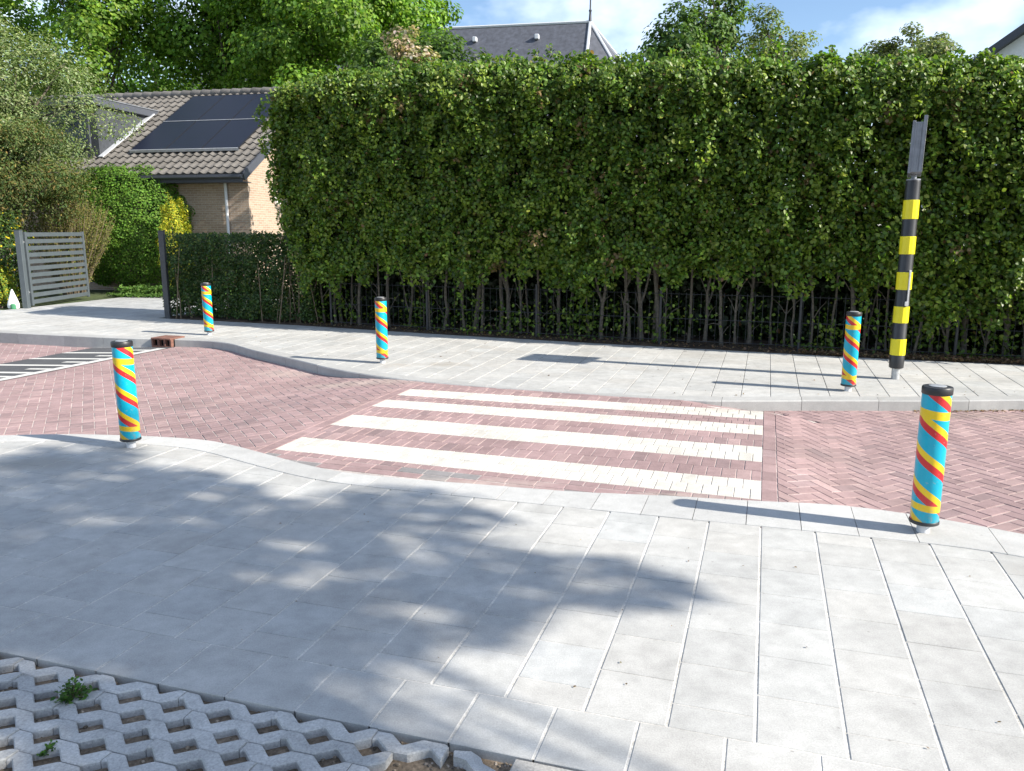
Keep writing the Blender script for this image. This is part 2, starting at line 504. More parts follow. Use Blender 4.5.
# plain continuation of the pavements outside the paved detail
ext = MB()
for (a, b) in ((-30, -16), (9, 30)):
    ext.face([W(a, interp(far_inner, a), -.002), W(b, interp(far_inner, b), -.002), W(b, interp(far_back, b), -.002), W(a, interp(far_back, a), -.002)], (.36, .36, .35))
for (a, b) in ((-30, -9), (9, 30)):
    ext.face([W(a, 2.26, -.002), W(b, 2.26, -.002), W(b, interp(near_inner, b), -.002), W(a, interp(near_inner, a), -.002)], (.36, .36, .35))
tag(ext.build('pavement', M['slab']), kind='structure')

def kerb_line(outer, inner, cuts, top=.004, base=.335):
    mb = MB()
    for a, b in zip(cuts, cuts[1:]):
        g0, g1 = a+.002, b-.002
        us = [g0] + [p[0] for p in outer if g0+.01 < p[0] < g1-.01] + [g1]
        sub = []
        for x, y in zip(us, us[1:]):
            n = max(1, int((y-x)/.2))
            sub += [x+(y-x)*i/n for i in range(n)]
        sub.append(us[-1])
        t = random.gauss(1, .04); col = (base*t, base*t, base*.975*t)
        zz = top + random.gauss(0, .0008)
        sg = 1 if interp(inner, (a+b)/2) > interp(outer, (a+b)/2) else -1
        rows = []
        for q in sub:
            o, i_ = interp(outer, q), interp(inner, q)
            rows.append([W(q, o, -.30), W(q, o, zz-.012), W(q, o+sg*.012, zz), W(q, i_-sg*.003, zz), W(q, i_, zz-.003), W(q, i_, -.03)])
        n0 = len(mb.v)
        m_ = len(rows[0])
        vs = [p for r in rows for p in r]; fs = []
        for k in range(len(rows)-1):
            for j in range(m_-1):
                f = (k*m_+j, (k+1)*m_+j, (k+1)*m_+j+1, k*m_+j+1)
                fs.append(f if sg > 0 else f[::-1])
        fs.append(tuple(range(m_))[::-1] if sg < 0 else tuple(range(m_)))
        e = (len(rows)-1)*m_
        fs.append(tuple(e+i for i in range(m_))[::-1] if sg > 0 else tuple(e+i for i in range(m_)))
        mb.add(vs, fs, col)
    return mb
cuts = [-30, -20, -14, -12, -11, -10.2, -9.3]
k1 = kerb_line(far_outer, far_inner, cuts)
cuts = [-8.92, -8.2, -7.5, -6.9, -6.2, -5.45, -4.65, -3.8, -2.9, -2.0, -1.1, -.36, .42, 1.17, 2.05, 3.0, 4, 5, 6, 7, 9, 14, 22, 30]
k2 = kerb_line(far_outer, far_inner, cuts)
k1.v, k1.f, k1.c, k1.m, k1.uv = k1.v+k2.v, k1.f+[tuple(i+len(k1.v) for i in f) for f in k2.f], k1.c+k2.c, k1.m+k2.m, k1.uv+k2.uv
tag(k1.build('kerb', M['kerb']), kind='structure')
cuts = [-30, -20, -12, -10, -9, -8, -7.2, -6.4, -5.6, -4.8, -4.1, -3.4] + [round(-2.82+.31*i, 3) for i in range(13)] + [1.32, 2.1, 2.9, 3.8, 4.7, 6, 8, 12, 20, 30]
tag(kerb_line(near_outer, near_inner, cuts, base=.405).build('kerb', M['kerb']), kind='structure')

# ---- the road of clay pavers
road = MB()
def red():
    t = random.gauss(1, .065); k = random.random()
    c = (.272, .190, .188) if k < .75 else ((.295, .21, .204) if k < .9 else (.238, .172, .172))
    return (c[0]*t, c[1]*t, c[2]*t)
def white():
    t = random.gauss(1, .035)
    return (.50*t, .482*t, .435*t)
def rt(): return (random.gauss(0, .0005), random.gauss(0, .003), random.gauss(0, .003))
def skew(u, v):
    return (u, v + .11*max(0, min(1, -u/3.66))*max(0, min(1, (7.4-v)/2.2)))
# the crossing: rows of bricks laid across, white and red bands
rows = [(5.10, 5.20, 0), (5.20, 5.41, 1), (5.41, 5.62, 1), (5.62, 5.855, 0), (5.855, 6.10, 0), (6.10, 6.32, 1), (6.32, 6.54, 1), (6.54, 6.75, 0), (6.75, 6.95, 0),
        (6.95, 7.125, 1), (7.125, 7.30, 1), (7.30, 7.425, 0), (7.425, 7.55, 0), (7.55, 7.72, 1), (7.72, 7.89, 1), (7.89, 8.10, 0)]
for k, (v0, v1, w) in enumerate(rows):
    u = -3.66 + (.0 if k % 2 else -.052)
    while u < .05:
        a, b = max(u, -3.66), min(u+.104, .05)
        if .05-b < .04: b = .05
        if b-a > .05:
            e_ = .0018 if w else .003
            block(road, [skew(a+.0025, v0+e_), skew(b-.0025, v0+e_), skew(b-.0025, v1-e_), skew(a+.0025, v1-e_)], road_z,
                  white() if w else red(), .003, .0025, .02, rt())
        u += .104
# soldier courses along the four sides of the crossing
for (ua, ub) in ((-3.77, -3.66), (.05, .155)):
    v = 4.6
    while v < 8.5:
        block(road, [(ua+.0025, v+.0025), (ub-.0025, v+.0025), (ub-.0025, v+.2065), (ua+.0025, v+.2065)], road_z, red(), .003, .0025, .02, rt()); v += .209
for v0 in (8.10, 8.21, 4.99, 4.88):
    u = -3.66 + random.uniform(0, .1)-.1
    while u < .05:
        a, b = max(u, -3.66), min(u+.209, .05)
        if b-a > .03:
            c = red()
            if v0 < 5 and random.random() < .3: c = (.20, .19, .19)
            block(road, [skew(a+.0025, v0+.0025), skew(b-.0025, v0+.0025), skew(b-.0025, v0+.1), skew(a+.0025, v0+.1)], road_z, c, .003, .0025, .02, rt())
        u += .209
# herringbone, 45 degrees to the road
A, B = .1045, .209
cc = math.cos(R(45))
def hb(i0, i1, region):
    N = 260
    for i in range(-N, N):
        for j in range(-N, N):
            kk = (i-j) % 4
            if kk == 0: P = [(i, j), (i+2, j), (i+2, j+1), (i, j+1)]
            elif kk == 3: P = [(i, j), (i+1, j), (i+1, j+2), (i, j+2)]
            else: continue
            cu = sum(p[0] for p in P)/4*A; cv = sum(p[1] for p in P)/4*A
            uu = (cu-cv)*cc; vv = (cu+cv)*cc + 6.5
            if not (i0 < uu < i1) or not region(uu, vv): continue
            c0 = sum(p[0] for p in P)/4; c1 = sum(p[1] for p in P)/4
            Q = []
            for p in P:
                a = p[0]*A; b = p[1]*A
                a += .0034*(1 if p[0] < c0 else -1); b += .0034*(1 if p[1] < c1 else -1)
                Q.append(((a-b)*cc, (a+b)*cc+6.5))
            yield Q
def in_road(u, v):
    return interp(near_outer, u)-.13 < v < interp(far_outer, u)+.13
for Q, lim in [(q, 0) for q in hb(-16, -3.71, lambda u, v: in_road(u, v) and not (-10.38 < u < -8.98))]:
    P = clip_poly(Q, -30, -3.7725, -30, 30)
    if len(P) > 2 and abs(area(P)) > .001: block(road, P, road_z, red(), .003, .0025, .02, rt())
for Q in hb(.1, 7, in_road):
    P = clip_poly(Q, .1575, 30, -30, 30)
    if len(P) > 2 and abs(area(P)) > .001: block(road, P, road_z, red(), .003, .0025, .02, rt())
us = [-30, -20] + [round(-16+.25*i, 3) for i in range(93)] + [8, 12, 30]
us = sorted(set(us + [round(-1.0+.05*i, 3) for i in range(46)] + [round(-5.6+.1*i, 3) for i in range(19)]))
for a, b in zip(us, us[1:]):
    zo = -.0038 if -16 <= a < 7 else 0
    def dz_(x, y): return zo*(3.5 if (y > 7.89 and -1.1 < x < 1.05) else 1)
    def lv(x): return [interp(near_outer, x)-.1, 7.0, 7.9, 7.95, 8.0, 8.04, 8.08, 8.12, max(interp(far_outer, x)+.1, 8.16)]
    va, vb_ = lv(a), lv(b)
    for q0, q1, p0, p1 in zip(va, va[1:], vb_, vb_[1:]):
        road.face([W(a, q0, road_z(a, q0)+dz_(a, q0)), W(b, p0, road_z(b, p0)+dz_(b, p0)), W(b, p1, road_z(b, p1)+dz_(b, p1)), W(a, q1, road_z(a, q1)+dz_(a, q1))],
                  (.43, .385, .36) if zo else (.27, .19, .18), 1 if zo else 0)
tag(road.build('road', [M['brick'], M['sand']]), kind='structure')
# asphalt ramp with the white line and bars
asp = MB()
n = 8
for i in range(n):
    a = -10.42+1.53*i/n; b = -10.42+1.53*(i+1)/n
    asp.face([W(a, interp(near_outer, a)+.02, road_z(a)+.004), W(b, interp(near_outer, b)+.02, road_z(b)+.004), W(b, interp(far_outer, b)-.03, road_z(b)+.004), W(a, interp(far_outer, a)-.03, road_z(a)+.004)], (.075, .077, .082))
tag(asp.build('asphalt_ramp', M['asphalt']), kind='structure')
mk = MB()
def mark(u0, u1, v0, v1):
    n = max(1, int((u1-u0)/.3))
    for i in range(n):
        a = u0+(u1-u0)*i/n; b = u0+(u1-u0)*(i+1)/n
        mk.face([W(a, v0, road_z(a)+.008), W(b, v0, road_z(b)+.008), W(b, v1, road_z(b)+.008), W(a, v1, road_z(a)+.008)], (.52, .515, .49))
mark(-9.06, -8.89, 4.3, 10.2)
v = 4.9
while v < 10:
    mark(-10.40, -9.065, v-.055, v+.055)
    mark(-9.46, -9.065, v+.25, v+.35)
    v += .6
tag(mk.build('road_marking', paving('road_paint', blotch=.06, grain=.15)), kind='structure')
# driveway behind the pavement
dr = MB()
dv = MB()
reg = [(-15.75, 13.25), (-11.42, 12.96), (-11.55, 17.0), (-15.9, 17.4)]
u = -16
while u < -11.3:
    v = 12.9
    while v < 17.5:
        P = clip_poly(reg, u+.002, u+.298, v+.002, v+.298)
        if len(P) > 2 and abs(area(P)) > .001:
            t = random.gauss(1, .05); block(dr, P, lambda a, b: .0, (.33*t, .335*t, .335*t), .003, .0025, .03, (random.gauss(0, .001), 0, 0))
        v += .3
    u += .3
dr.face([W(-16.5, 17.3, -.004), W(-11.3, 16.9, -.004), W(-11.3, 19, -.004), W(-16.5, 19, -.004)], (.3, .3, .3))
dr.face([W(-15.75, 13.25, -.008), W(-11.42, 12.96, -.008), W(-11.55, 17.0, -.008), W(-15.9, 17.4, -.008)], (.3, .29, .27))
tag(dr.build('driveway', M['slab']), kind='structure')

# ---- grass pavers: wavy concrete bands in antiphase that leave staggered pockets of soil
so = MB()
so.face([W(-9, -3, -.036), W(9, -3, -.036), W(9, 2.262, -.036), W(-9, 2.262, -.036)], (.165, .13, .095))
tag(so.build('paver_soil', M['soil']), kind='structure')
gp = MB()
PER, PIT, NDEP = .2, .0925, .049
TH = PIT
def notch(t):
    t = (t-.19) % 1.0
    return max(0.0, 1-abs(t-.5)/.30)
brk = [.19, .39, .49, .69, .89, .99]
k = 0
vc = 2.258 - TH/2
while vc > -.6:
    ph = .5*(k % 2)+.12
    # each unit is two periods long
    s = -8.0 + .1*(k % 2)
    while s < -.74:
        e = s+2*PER
        lim = -.93 - .02*(k % 3)
        if e > lim+.25: break
        e2 = min(e, lim)
        zt = -.004 + random.gauss(0, .003); tu, tv = random.gauss(0, .012), random.gauss(0, .02)
        t = random.gauss(1, .06); col = (.40*t, .40*t, .39*t)
        q = [s+.0015]
        for m_ in range(-1, 4):
            for b in brk:
                x = (m_+b-ph)*PER + math.floor(s/PER)*PER
                for xx in (x-.004, x+.004):
                    if s+.004 < xx < e2-.004: q.append(xx)
        q = sorted(q)+[e2-.0015]
        up = [(x, min(vc+TH/2-.0012-NDEP*notch(x/PER+ph), 2.256)) for x in q]
        lo = [(x, vc-TH/2+.0012+NDEP*notch(x/PER+ph+.5)) for x in q]
        if up[0][1]-lo[0][1] < .012: s = e; continue
        rows_ = []
        for (x, a), (_, b) in zip(up, lo):
            a = max(a, b+.006)
            z = zt+tu*(x-s-PER)
            rows_.append([W(x, b+.001, z-.11), W(x, b, z-.005-tv*.02), W(x, b+.005, z-tv*.02), W(x, a-.005, z+tv*.02), W(x, a, z-.005+tv*.02), W(x, a-.001, z-.11)])
        m_ = 6; vs = [p for r in rows_ for p in r]; fs = []
        for a in range(len(rows_)-1):
            for j in range(5):
                fs.append((a*m_+j, (a+1)*m_+j, (a+1)*m_+j+1, a*m_+j+1))
        fs.append(tuple(range(m_))); fs.append(tuple((len(rows_)-1)*m_+i for i in range(m_))[::-1])
        gp.add(vs, fs, col)
        s = e
    vc -= PIT; k += 1
# rough edging slabs that take over from the pavers on the right
u = -.70
while u < 9:
    t = random.gauss(1, .04)
    block(gp, [(u, 1.86), (u+.296, 1.86), (u+.296, 2.254), (u, 2.254)], zero, (.33*t, .32*t, .30*t), .005, .005, .06, (-.006+random.gauss(0, .002), 0, 0))
    block(gp, [(u-.1, 1.40), (u+.196, 1.40), (u+.196, 1.852), (u-.1, 1.852)], zero, (.33*t, .32*t, .30*t), .005, .005, .06, (-.006+random.gauss(0, .002), 0, 0))
    u += .30
tag(gp.build('grass_pavers', M['grasspaver']), kind='structure')

# ================================================================ LEAVES
def nrm(a):
    return a/np.maximum(np.linalg.norm(a, axis=1, keepdims=True), 1e-9)
def leaf_mesh(name, P, N, size, material, parent, tints, aspect=.62, droop=.5, fold=.25, rs=RS, loc=None):
    n = len(P)
    N = nrm(N)
    T = rs.normal(size=(n, 3)); T[:, 2] -= droop*1.5
    T = nrm(T - N*np.sum(T*N, axis=1, keepdims=True))
    B = np.cross(N, T)
    L = size[:, None]; Wd = L*aspect*.5
    b = P - T*L*.5; t = P + T*L*.5
    up = N*Wd*fold*1.2
    l1 = P - T*L*.18 + B*Wd + up; l2 = P + T*L*.20 + B*Wd*.85 + up
    r1 = P - T*L*.18 - B*Wd + up; r2 = P + T*L*.20 - B*Wd*.85 + up
    V = np.stack([b, l1, l2, t, r2, r1], axis=1).reshape(-1, 3).astype(np.float32)
    base = (np.arange(n)*6)[:, None]
    F = np.concatenate([base+np.array([0, 3, 2, 1]), base+np.array([0, 5, 4, 3])], axis=1).reshape(-1).astype(np.int32)
    me = D.meshes.new(name)
    me.vertices.add(n*6); me.vertices.foreach_set('co', V.reshape(-1))
    me.loops.add(n*8); me.loops.foreach_set('vertex_index', F)
    me.polygons.add(n*2); me.polygons.foreach_set('loop_start', np.arange(0, n*8, 4, dtype=np.int32))
    me.materials.append(material)
    me.update(calc_edges=True)
    at = me.attributes.new('tint', 'FLOAT_COLOR', 'POINT')
    C = np.ones((n, 6, 4), np.float32); C[:, :, :3] = np.clip(tints, .003, .95)[:, None, :]
    at.data.foreach_set('color', C.reshape(-1))
    o = D.objects.new(name, me); link(o, parent)
    if loc is not None: o.location = loc
    return o
def tints(n, cols, wts, var=.18, rs=RS):
    c = np.array(cols); idx = rs.choice(len(cols), n, p=np.array(wts)/sum(wts))
    return c[idx]*(1+rs.normal(0, var, size=(n, 1)))*(1+rs.normal(0, .06, size=(n, 3)))

def vnoise(x, y, z=0.0):
    return mnoise.noise(Vector((x, y, z)))

# ================================================================ THE TALL HEDGE
HEDGE_L, HEDGE_R = -8.68, 9.5
hl = [(-12, 12.95), (-8.2, 12.75), (-5, 12.35), (-2.5, 12.12), (-.5, 11.98), (1.5, 11.88), (3.2, 11.82), (9.6, 11.75)]
def hf(u): return interp(hl, u)
ht = [(-8.7, 4.2), (-8.3, 4.24), (-7.2, 4.33), (-4.8, 4.30), (-2.5, 4.16), (-.8, 4.07), (1.7, 3.88), (3.2, 3.8), (9.6, 3.72)]
def htop(u): return interp(ht, u)
hedge = empty('tall_hedge', W(0, 12.4, 0), 'tall dark green leafy hedge on bare stems behind the far pavement', 'hedge')
hb0 = np.array(W(0, 12.4, 0))
def hedge_fringe(u):
    b = .98 + .24*vnoise(u*.9, 3.3) + .32*vnoise(u*2.7, 8.1)+.15*vnoise(u*6, 2.2)
    if u > 1.5: b -= .45*min(1, (u-1.5)/.8)
    if u < -6.6: b -= .25
    return b
def front_disp(u, z):
    return .13*vnoise(u*1.2, z*.5, 1.0) + .15*vnoise(u*3.0, z*1.3, 5.0) + .12*vnoise(u*7, z*4.2, 9.0)
Ps, Ns, Ss, Ks = [], [], [], []
def hadd(u, v, z, n, s, k):
    x, y = Wn(u, v); Ps.append((x, y, z)); Ns.append((n[0]*CA+n[1]*SA, -n[0]*SA+n[1]*CA, n[2])); Ss.append(s); Ks.append(k)
rr = random.Random(3)
FT = []
def in_hedge_outline(u, z, v):
    top = htop(u); zt = top-z
    if zt < .02: return None
    if zt < .35: v += .30*(1-zt/.35)**2
    lim = .06+.62*max(0, min(1, (2.5-z)/1.6))+.08*vnoise(z*2, 7)+.06*vnoise(z*7, 3)
    if z > 3.7: lim += .5*((z-3.7)/.6)**2
    if u-HEDGE_L < lim: return None
    return v
# inner leaves, spread through the depth
for _ in range(52000):
    u = rr.uniform(HEDGE_L, 5.4) if rr.random() < .94 else rr.uniform(5.4, HEDGE_R)
    top = htop(u); fr = hedge_fringe(u)
    z = fr+(top-fr)*rr.random()
    if z < fr+.25 and rr.random() > (z-fr)/.25*.8+.2: continue
    d = abs(rr.gauss(.12, .2)) if rr.random() < .7 else rr.uniform(0, .85)
    v = in_hedge_outline(u, z, hf(u)-front_disp(u, z)+d+.10)
    if v is None: continue
    hadd(u, v, z, (rr.gauss(.3, .6), rr.gauss(-.6, .45), rr.gauss(.5, .5)), rr.uniform(.055, .09), 0 if top-z > .2 else 1)
    FT.append((len(Ps)-1, 1.0, 0))
# drooping sprays that hang out of the clipped face
for _ in range(3900):
    u0 = rr.uniform(HEDGE_L, 5.5) if rr.random() < .95 else rr.uniform(5.5, HEDGE_R)
    top = htop(u0); fr = hedge_fringe(u0)
    z0 = fr+.05+(top-fr)*rr.random()
    if vnoise(u0*1.7+40, z0*.9, 2.0)+vnoise(u0*4.2+10, z0*2.2, 4.0)*.7 < -.42 and rr.random() < .6: continue
    v0 = hf(u0)-front_disp(u0, z0)+rr.gauss(-.01, .07)
    L = rr.uniform(.14, .42); wd = rr.uniform(.045, .105); out = rr.uniform(.03, .15)
    lx = rr.gauss(0, .25)
    tone = max(.55, rr.gauss(1, .17)); kind = 0
    q = rr.random()
    if q < .10: kind = 3
    elif q < .118: kind = 4
    for _ in range(int(rr.uniform(14, 26)*(L/.28)**.8*wd/.075+6)):
        t = rr.random(); w_ = wd*(1.1-.7*t)
        du = lx*L*t+rr.gauss(0, w_); dvv = -out*math.sin(min(1, t*1.3)*1.57)+rr.gauss(0, w_*.6)
        z = z0+.06-L*t+rr.gauss(0, .02)
        v = in_hedge_outline(u0+du, z, v0+dvv)
        if v is None or z < .1: continue
        hadd(u0+du, v, z, (rr.gauss(.28, .55)+du*3, rr.gauss(-.6, .4), rr.gauss(.55, .45)), rr.uniform(.043, .078), 0 if top-z > .2 else 1)
        FT.append((len(Ps)-1, tone, kind))
# left end face
for _ in range(9000):
    z = rr.uniform(.8, 4.2); v = hf(HEDGE_L)+rr.uniform(.1, 1.2)
    u = HEDGE_L+.08+.62*max(0, min(1, (2.5-z)/1.6))+abs(rr.gauss(0, .16))-.08*vnoise(v*2, z*2)
    if z > 3.7: u += .5*((z-3.7)/.6)**2
    hadd(u, v, z, (rr.gauss(-.8, .45), rr.gauss(0, .5), rr.gauss(.5, .5)), rr.uniform(.05, .085), 0)
# top
for _ in range(26000):
    u = rr.uniform(HEDGE_L+.3, 5.2) if rr.random() < .93 else rr.uniform(5.2, HEDGE_R)
    d = rr.uniform(.12, 1.25)
    z = htop(u)+.11*vnoise(u*1.6, d*1.6, 2)+.10*vnoise(u*4.2, d*4, 6)+.05*vnoise(u*9, d*9)-abs(rr.gauss(0, .10))
    if u-HEDGE_L < .8: z -= .25*((.8-(u-HEDGE_L))/.8)**2
    hadd(u, hf(u)+d, z, (rr.gauss(0, .55), rr.gauss(-.2, .55), rr.gauss(.8, .4)), rr.uniform(.05, .085), 1)
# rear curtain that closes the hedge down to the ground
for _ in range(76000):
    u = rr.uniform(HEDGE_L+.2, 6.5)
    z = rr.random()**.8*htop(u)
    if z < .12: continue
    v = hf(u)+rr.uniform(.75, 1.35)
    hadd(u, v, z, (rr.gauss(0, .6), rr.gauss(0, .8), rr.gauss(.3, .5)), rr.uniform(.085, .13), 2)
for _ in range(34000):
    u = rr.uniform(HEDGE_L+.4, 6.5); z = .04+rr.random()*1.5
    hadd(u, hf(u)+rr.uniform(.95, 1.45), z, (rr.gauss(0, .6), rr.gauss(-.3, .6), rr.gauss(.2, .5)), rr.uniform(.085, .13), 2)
# low shoots and suckers among the stems
for _ in range(75):
    u0 = rr.uniform(-8, 5); z0 = rr.uniform(.05, .55); v0 = hf(u0)+rr.uniform(.15, .7)
    if u0 > 1.8: z0 = rr.uniform(.1, .6)
    for _ in range(rr.randint(20, 60)):
        hadd(u0+rr.gauss(0, .14), v0+rr.gauss(0, .1), max(.03, z0+rr.gauss(0, .16)), (rr.gauss(0, .6), rr.gauss(-.5, .5), rr.gauss(.6, .4)), rr.uniform(.045, .075), 0)
# shoots that stand out of the clipped top
shoot_list = []
shoots = [(-.2, .42), (-.05, .3), (-3.6, .22), (-3.35, .3), (-3.2, .18), (-4.3, .16), (-4.15, .25), (-1.1, .2), (-1.6, .22), (-.75, .28), (1.6, .16), (2.2, .22), (-5.5, .2), (-6.3, .24), (-6.1, .16), (-2.2, .18), (.6, .2), (1.05, .14), (-1.9, .16)]
for _ in range(34): shoots.append((rr.uniform(-7.4, 5), rr.uniform(.08, .2)))
for (u0, h) in shoots:
    v0 = hf(u0)+rr.uniform(.25, .6); z0 = htop(u0)-.1
    lean = rr.uniform(-.15, .3)
    shoot_tubes = MB(); shoot_list.append(shoot_tubes); shoot_tubes.tube([np.array(W(u0, v0, z0))-hb0, np.array(W(u0+lean*h*.5, v0, z0+h*.6))-hb0, np.array(W(u0+lean*h*1.6, v0, z0+h+.1))-hb0], [.006, .004, .002], 4)
    for _ in range(int(30+h*140)):
        t = rr.random()
        w = .09*(1-t)+.03
        hadd(u0+lean*h*1.6*t*t+rr.gauss(0, w), v0+rr.gauss(0, w), z0+(h+.1)*t+rr.gauss(0, .02), (rr.gauss(0, .6), rr.gauss(-.3, .6), rr.gauss(.6, .4)), rr.uniform(.045, .075), 1)
Ps = np.array(Ps)-hb0; Ns = np.array(Ns); Ss = np.array(Ss); Ks = np.array(Ks)
TT = tints(len(Ps), [(.108, .185, .026), (.068, .128, .024), (.16, .24, .034), (.235, .30, .05)], [.38, .24, .24, .14], .24)
T1 = tints(len(Ps), [(.11, .20, .025), (.15, .235, .035), (.18, .22, .04), (.065, .13, .022)], [.4, .3, .1, .2], .2)
TT = np.where((Ks == 1)[:, None], T1, TT)
T2 = tints(len(Ps), [(.022, .042, .015), (.018, .034, .013)], [.5, .5], .2)  # rear curtain leaves: the shade at the back is put into a darker tint
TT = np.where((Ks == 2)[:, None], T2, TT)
# a few withered leaves
for i_, tone, kind in FT:
    TT[i_] *= tone
    if kind == 3: TT[i_] = np.array((.19, .26, .035))*tone*(.85+.3*RS.rand())
    elif kind == 4: TT[i_] = np.array((.17, .12, .05))*tone*(.7+.6*RS.rand())
dead = RS.rand(len(Ps)) < .006
TT[dead] = np.array((.22, .13, .06))
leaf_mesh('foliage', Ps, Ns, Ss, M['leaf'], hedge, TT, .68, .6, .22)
for q_ in shoot_list: q_.build('shoot', M['wood'], hedge)
# stems
u = -8.0
while u < 6.0:
    mb = MB()
    v0 = hf(u)+rr.uniform(.34, .68); h = rr.uniform(1.3, 2.2)
    bx = rr.gauss(0, .07); r0 = rr.choice((.011, .014, .018, .021, .025, .032))*rr.uniform(.85, 1.15)
    pts = []
    for i in range(9):
        t = i/8
        pts.append(np.array(W(u+bx*t+.05*vnoise(u*9, t*2.5)+.02*vnoise(u*5, t*7), v0+.07*vnoise(u*7, t*3, 4), -.02+h*t))-hb0)
    mb.tube(pts, [r0*(1.7 if i == 0 else 1.2-.5*i/8+.12*vnoise(u*3, i*.9)) for i in range(9)], 8)
    if rr.random() < .3:
        k_ = rr.randint(1, 4); p = pts[k_]; s_ = rr.choice((-1, 1))
        q = [p, p+np.array((s_*.07, .02, .2)), p+np.array((s_*rr.uniform(.1, .22), .03, .55)), p+np.array((s_*rr.uniform(.15, .35), .05, 1.1))]
        mb.tube(q, [r0*.75, r0*.65, r0*.55, r0*.35], 7)
    for _ in range(rr.randint(2, 6)):
        t = rr.uniform(.15, .9); p = np.array(pts[int(t*8)]); a = rr.uniform(0, 6.28); l_ = rr.uniform(.12, .32)
        q = p+np.array((math.cos(a)*l_, math.sin(a)*l_*.7, rr.uniform(-.05, .4)))
        mb.tube([p, (p+q)/2+np.array((0, 0, .03)), q], [.008, .006, .003], 5)
    mb.build('stem', M['wood'], hedge, smooth=True)
    u += rr.choice((.08, .13, .17, .21, .25, .34))*rr.uniform(.85, 1.2)

# low wire fence in front of the stems
wf = empty('wire_fence', W(-1, 12.3, 0), 'low dark wire mesh fence between the stems of the tall hedge and the pavement', 'fence')
wo = np.array(W(-1, 12.3, 0))
def wp(u, z): return np.array(W(u, hf(u)+.2, z))-wo
mb = MB()
u = -7.5
while u < 6.2:
    mb.tube([wp(u, .04), wp(u, .80)], [.003, .003], 4); u += .11
for z in (.07, .40, .77):
    us = np.arange(-7.5, 6.3, .5)
    mb.tube([wp(a, z) for a in us], [.005]*len(us), 5)
mb.build('mesh_panel', M['darkmetal'], wf)
for a in np.arange(-7.5, 6.3, 2.0):
    p = MB(); p.tube([wp(a, -.02), wp(a, .86)], [.02, .02], 8); p.build('post', M['darkmetal'], wf)

# leaf litter on the bed and kerb
LP, LN, LS = [], [], []
for _ in range(2600):
    u = rr.uniform(-8, 5.5)
    if rr.random() < .6: u = rr.uniform(0.5, 5)
    v = interp(far_back, u)+abs(rr.gauss(0, .22))-.03
    LP.append(W(u, v, .02+rr.uniform(0, .03))); LN.append((rr.gauss(0, .5), rr.gauss(0, .5), 1)); LS.append(rr.uniform(.025, .06))
for _ in range(520):
    u = rr.uniform(1.5, 4); v = interp(far_outer, u)-abs(rr.gauss(0, .05))-.01
    LP.append(W(u, v, road_z(u)+.006)); LN.append((rr.gauss(0, .3), rr.gauss(0, .3), 1)); LS.append(rr.uniform(.012, .03))
for _ in range(120):
    u = rr.uniform(-8, 4); v = rr.uniform(interp(far_inner, u)+.05, interp(far_back, u))
    LP.append(W(u, v, .006)); LN.append((rr.gauss(0, .3), rr.gauss(0, .3), 1)); LS.append(rr.uniform(.012, .03))
for _ in range(60):
    u = rr.uniform(-4, 3); v = rr.uniform(2.6, 4.6)
    LP.append(W(u, v, .005)); LN.append((rr.gauss(0, .2), rr.gauss(0, .2), 1)); LS.append(rr.uniform(.006, .016))
o = leaf_mesh('leaf_litter', np.array(LP), np.array(LN), np.array(LS), M['leaf_soft'], None, tints(len(LP), [(.16, .10, .06), (.22, .15, .09), (.10, .07, .05), (.30, .24, .16)], [.4, .3, .2, .1]), .6, 0)
tag(o, 'brown dead leaves scattered over the soil under the hedge', 'leaf litter', kind='stuff')
# crumbs of gravel in the pockets of the grass pavers
gv = MB()
for _ in range(1500):
    u = rr.uniform(-4, -.7); v = rr.uniform(.9, 2.26); s = rr.uniform(.003, .009)
    t = rr.uniform(.5, 1.6)
    gv.box(W(u, v, -.036+s*.3), (s*2, s*1.6, s*1.3), rr.uniform(0, 3), s*.4, (.20*t, .165*t, .125*t))
for _ in range(420):
    u = rr.uniform(-1.0, -.66); v = rr.uniform(1.7, 2.26); s = rr.uniform(.003, .007)
    t = rr.uniform(.5, 1.6)
    gv.box(W(u, v, -.036+s*.3), (s*2, s*1.6, s*1.3), rr.uniform(0, 3), s*.4, (.22*t, .19*t, .16*t))
tag(gv.build('gravel', M['soil']), 'small stones and grit in the pockets of the grass pavers', 'gravel', kind='stuff')

# ================================================================ LOW HEDGE LEFT
lh = empty('low_hedge', W(-9.8, 13.2, 0), 'low dark twiggy hedge between the driveway and the tall hedge', 'hedge')
lo_ = np.array(W(-9.8, 13.2, 0))
P_, N_, S_ = [], [], []
for _ in range(40000):
    u = rr.uniform(-11.35, -7.9); top = 1.64+.13*vnoise(u*2.4, 1)+.09*vnoise(u*8, 4)
    z = .06+(top-.06)*rr.random()**1.0
    d = abs(rr.gauss(0, .25)) if rr.random() < .6 else rr.uniform(0, .9)
    v = hf(u)+.12 - .17*vnoise(u*2, z*1.6) - .12*vnoise(u*5, z*4) + d
    if vnoise(u*3+9, z*2.6, 7) < -.25 and rr.random() < .75 and d < .35: continue
    x, y = Wn(u, v); P_.append((x, y, z)); N_.append((rr.gauss(0, .6), rr.gauss(-.6, .5), rr.gauss(.5, .5))); S_.append(rr.uniform(.035, .065))
leaf_mesh('foliage', np.array(P_)-lo_, np.array(N_), np.array(S_), M['leaf'], lh, tints(len(P_), [(.055, .105, .03), (.075, .135, .035), (.04, .075, .025), (.16, .2, .05)], [.4, .3, .2, .1]), .55, .4)
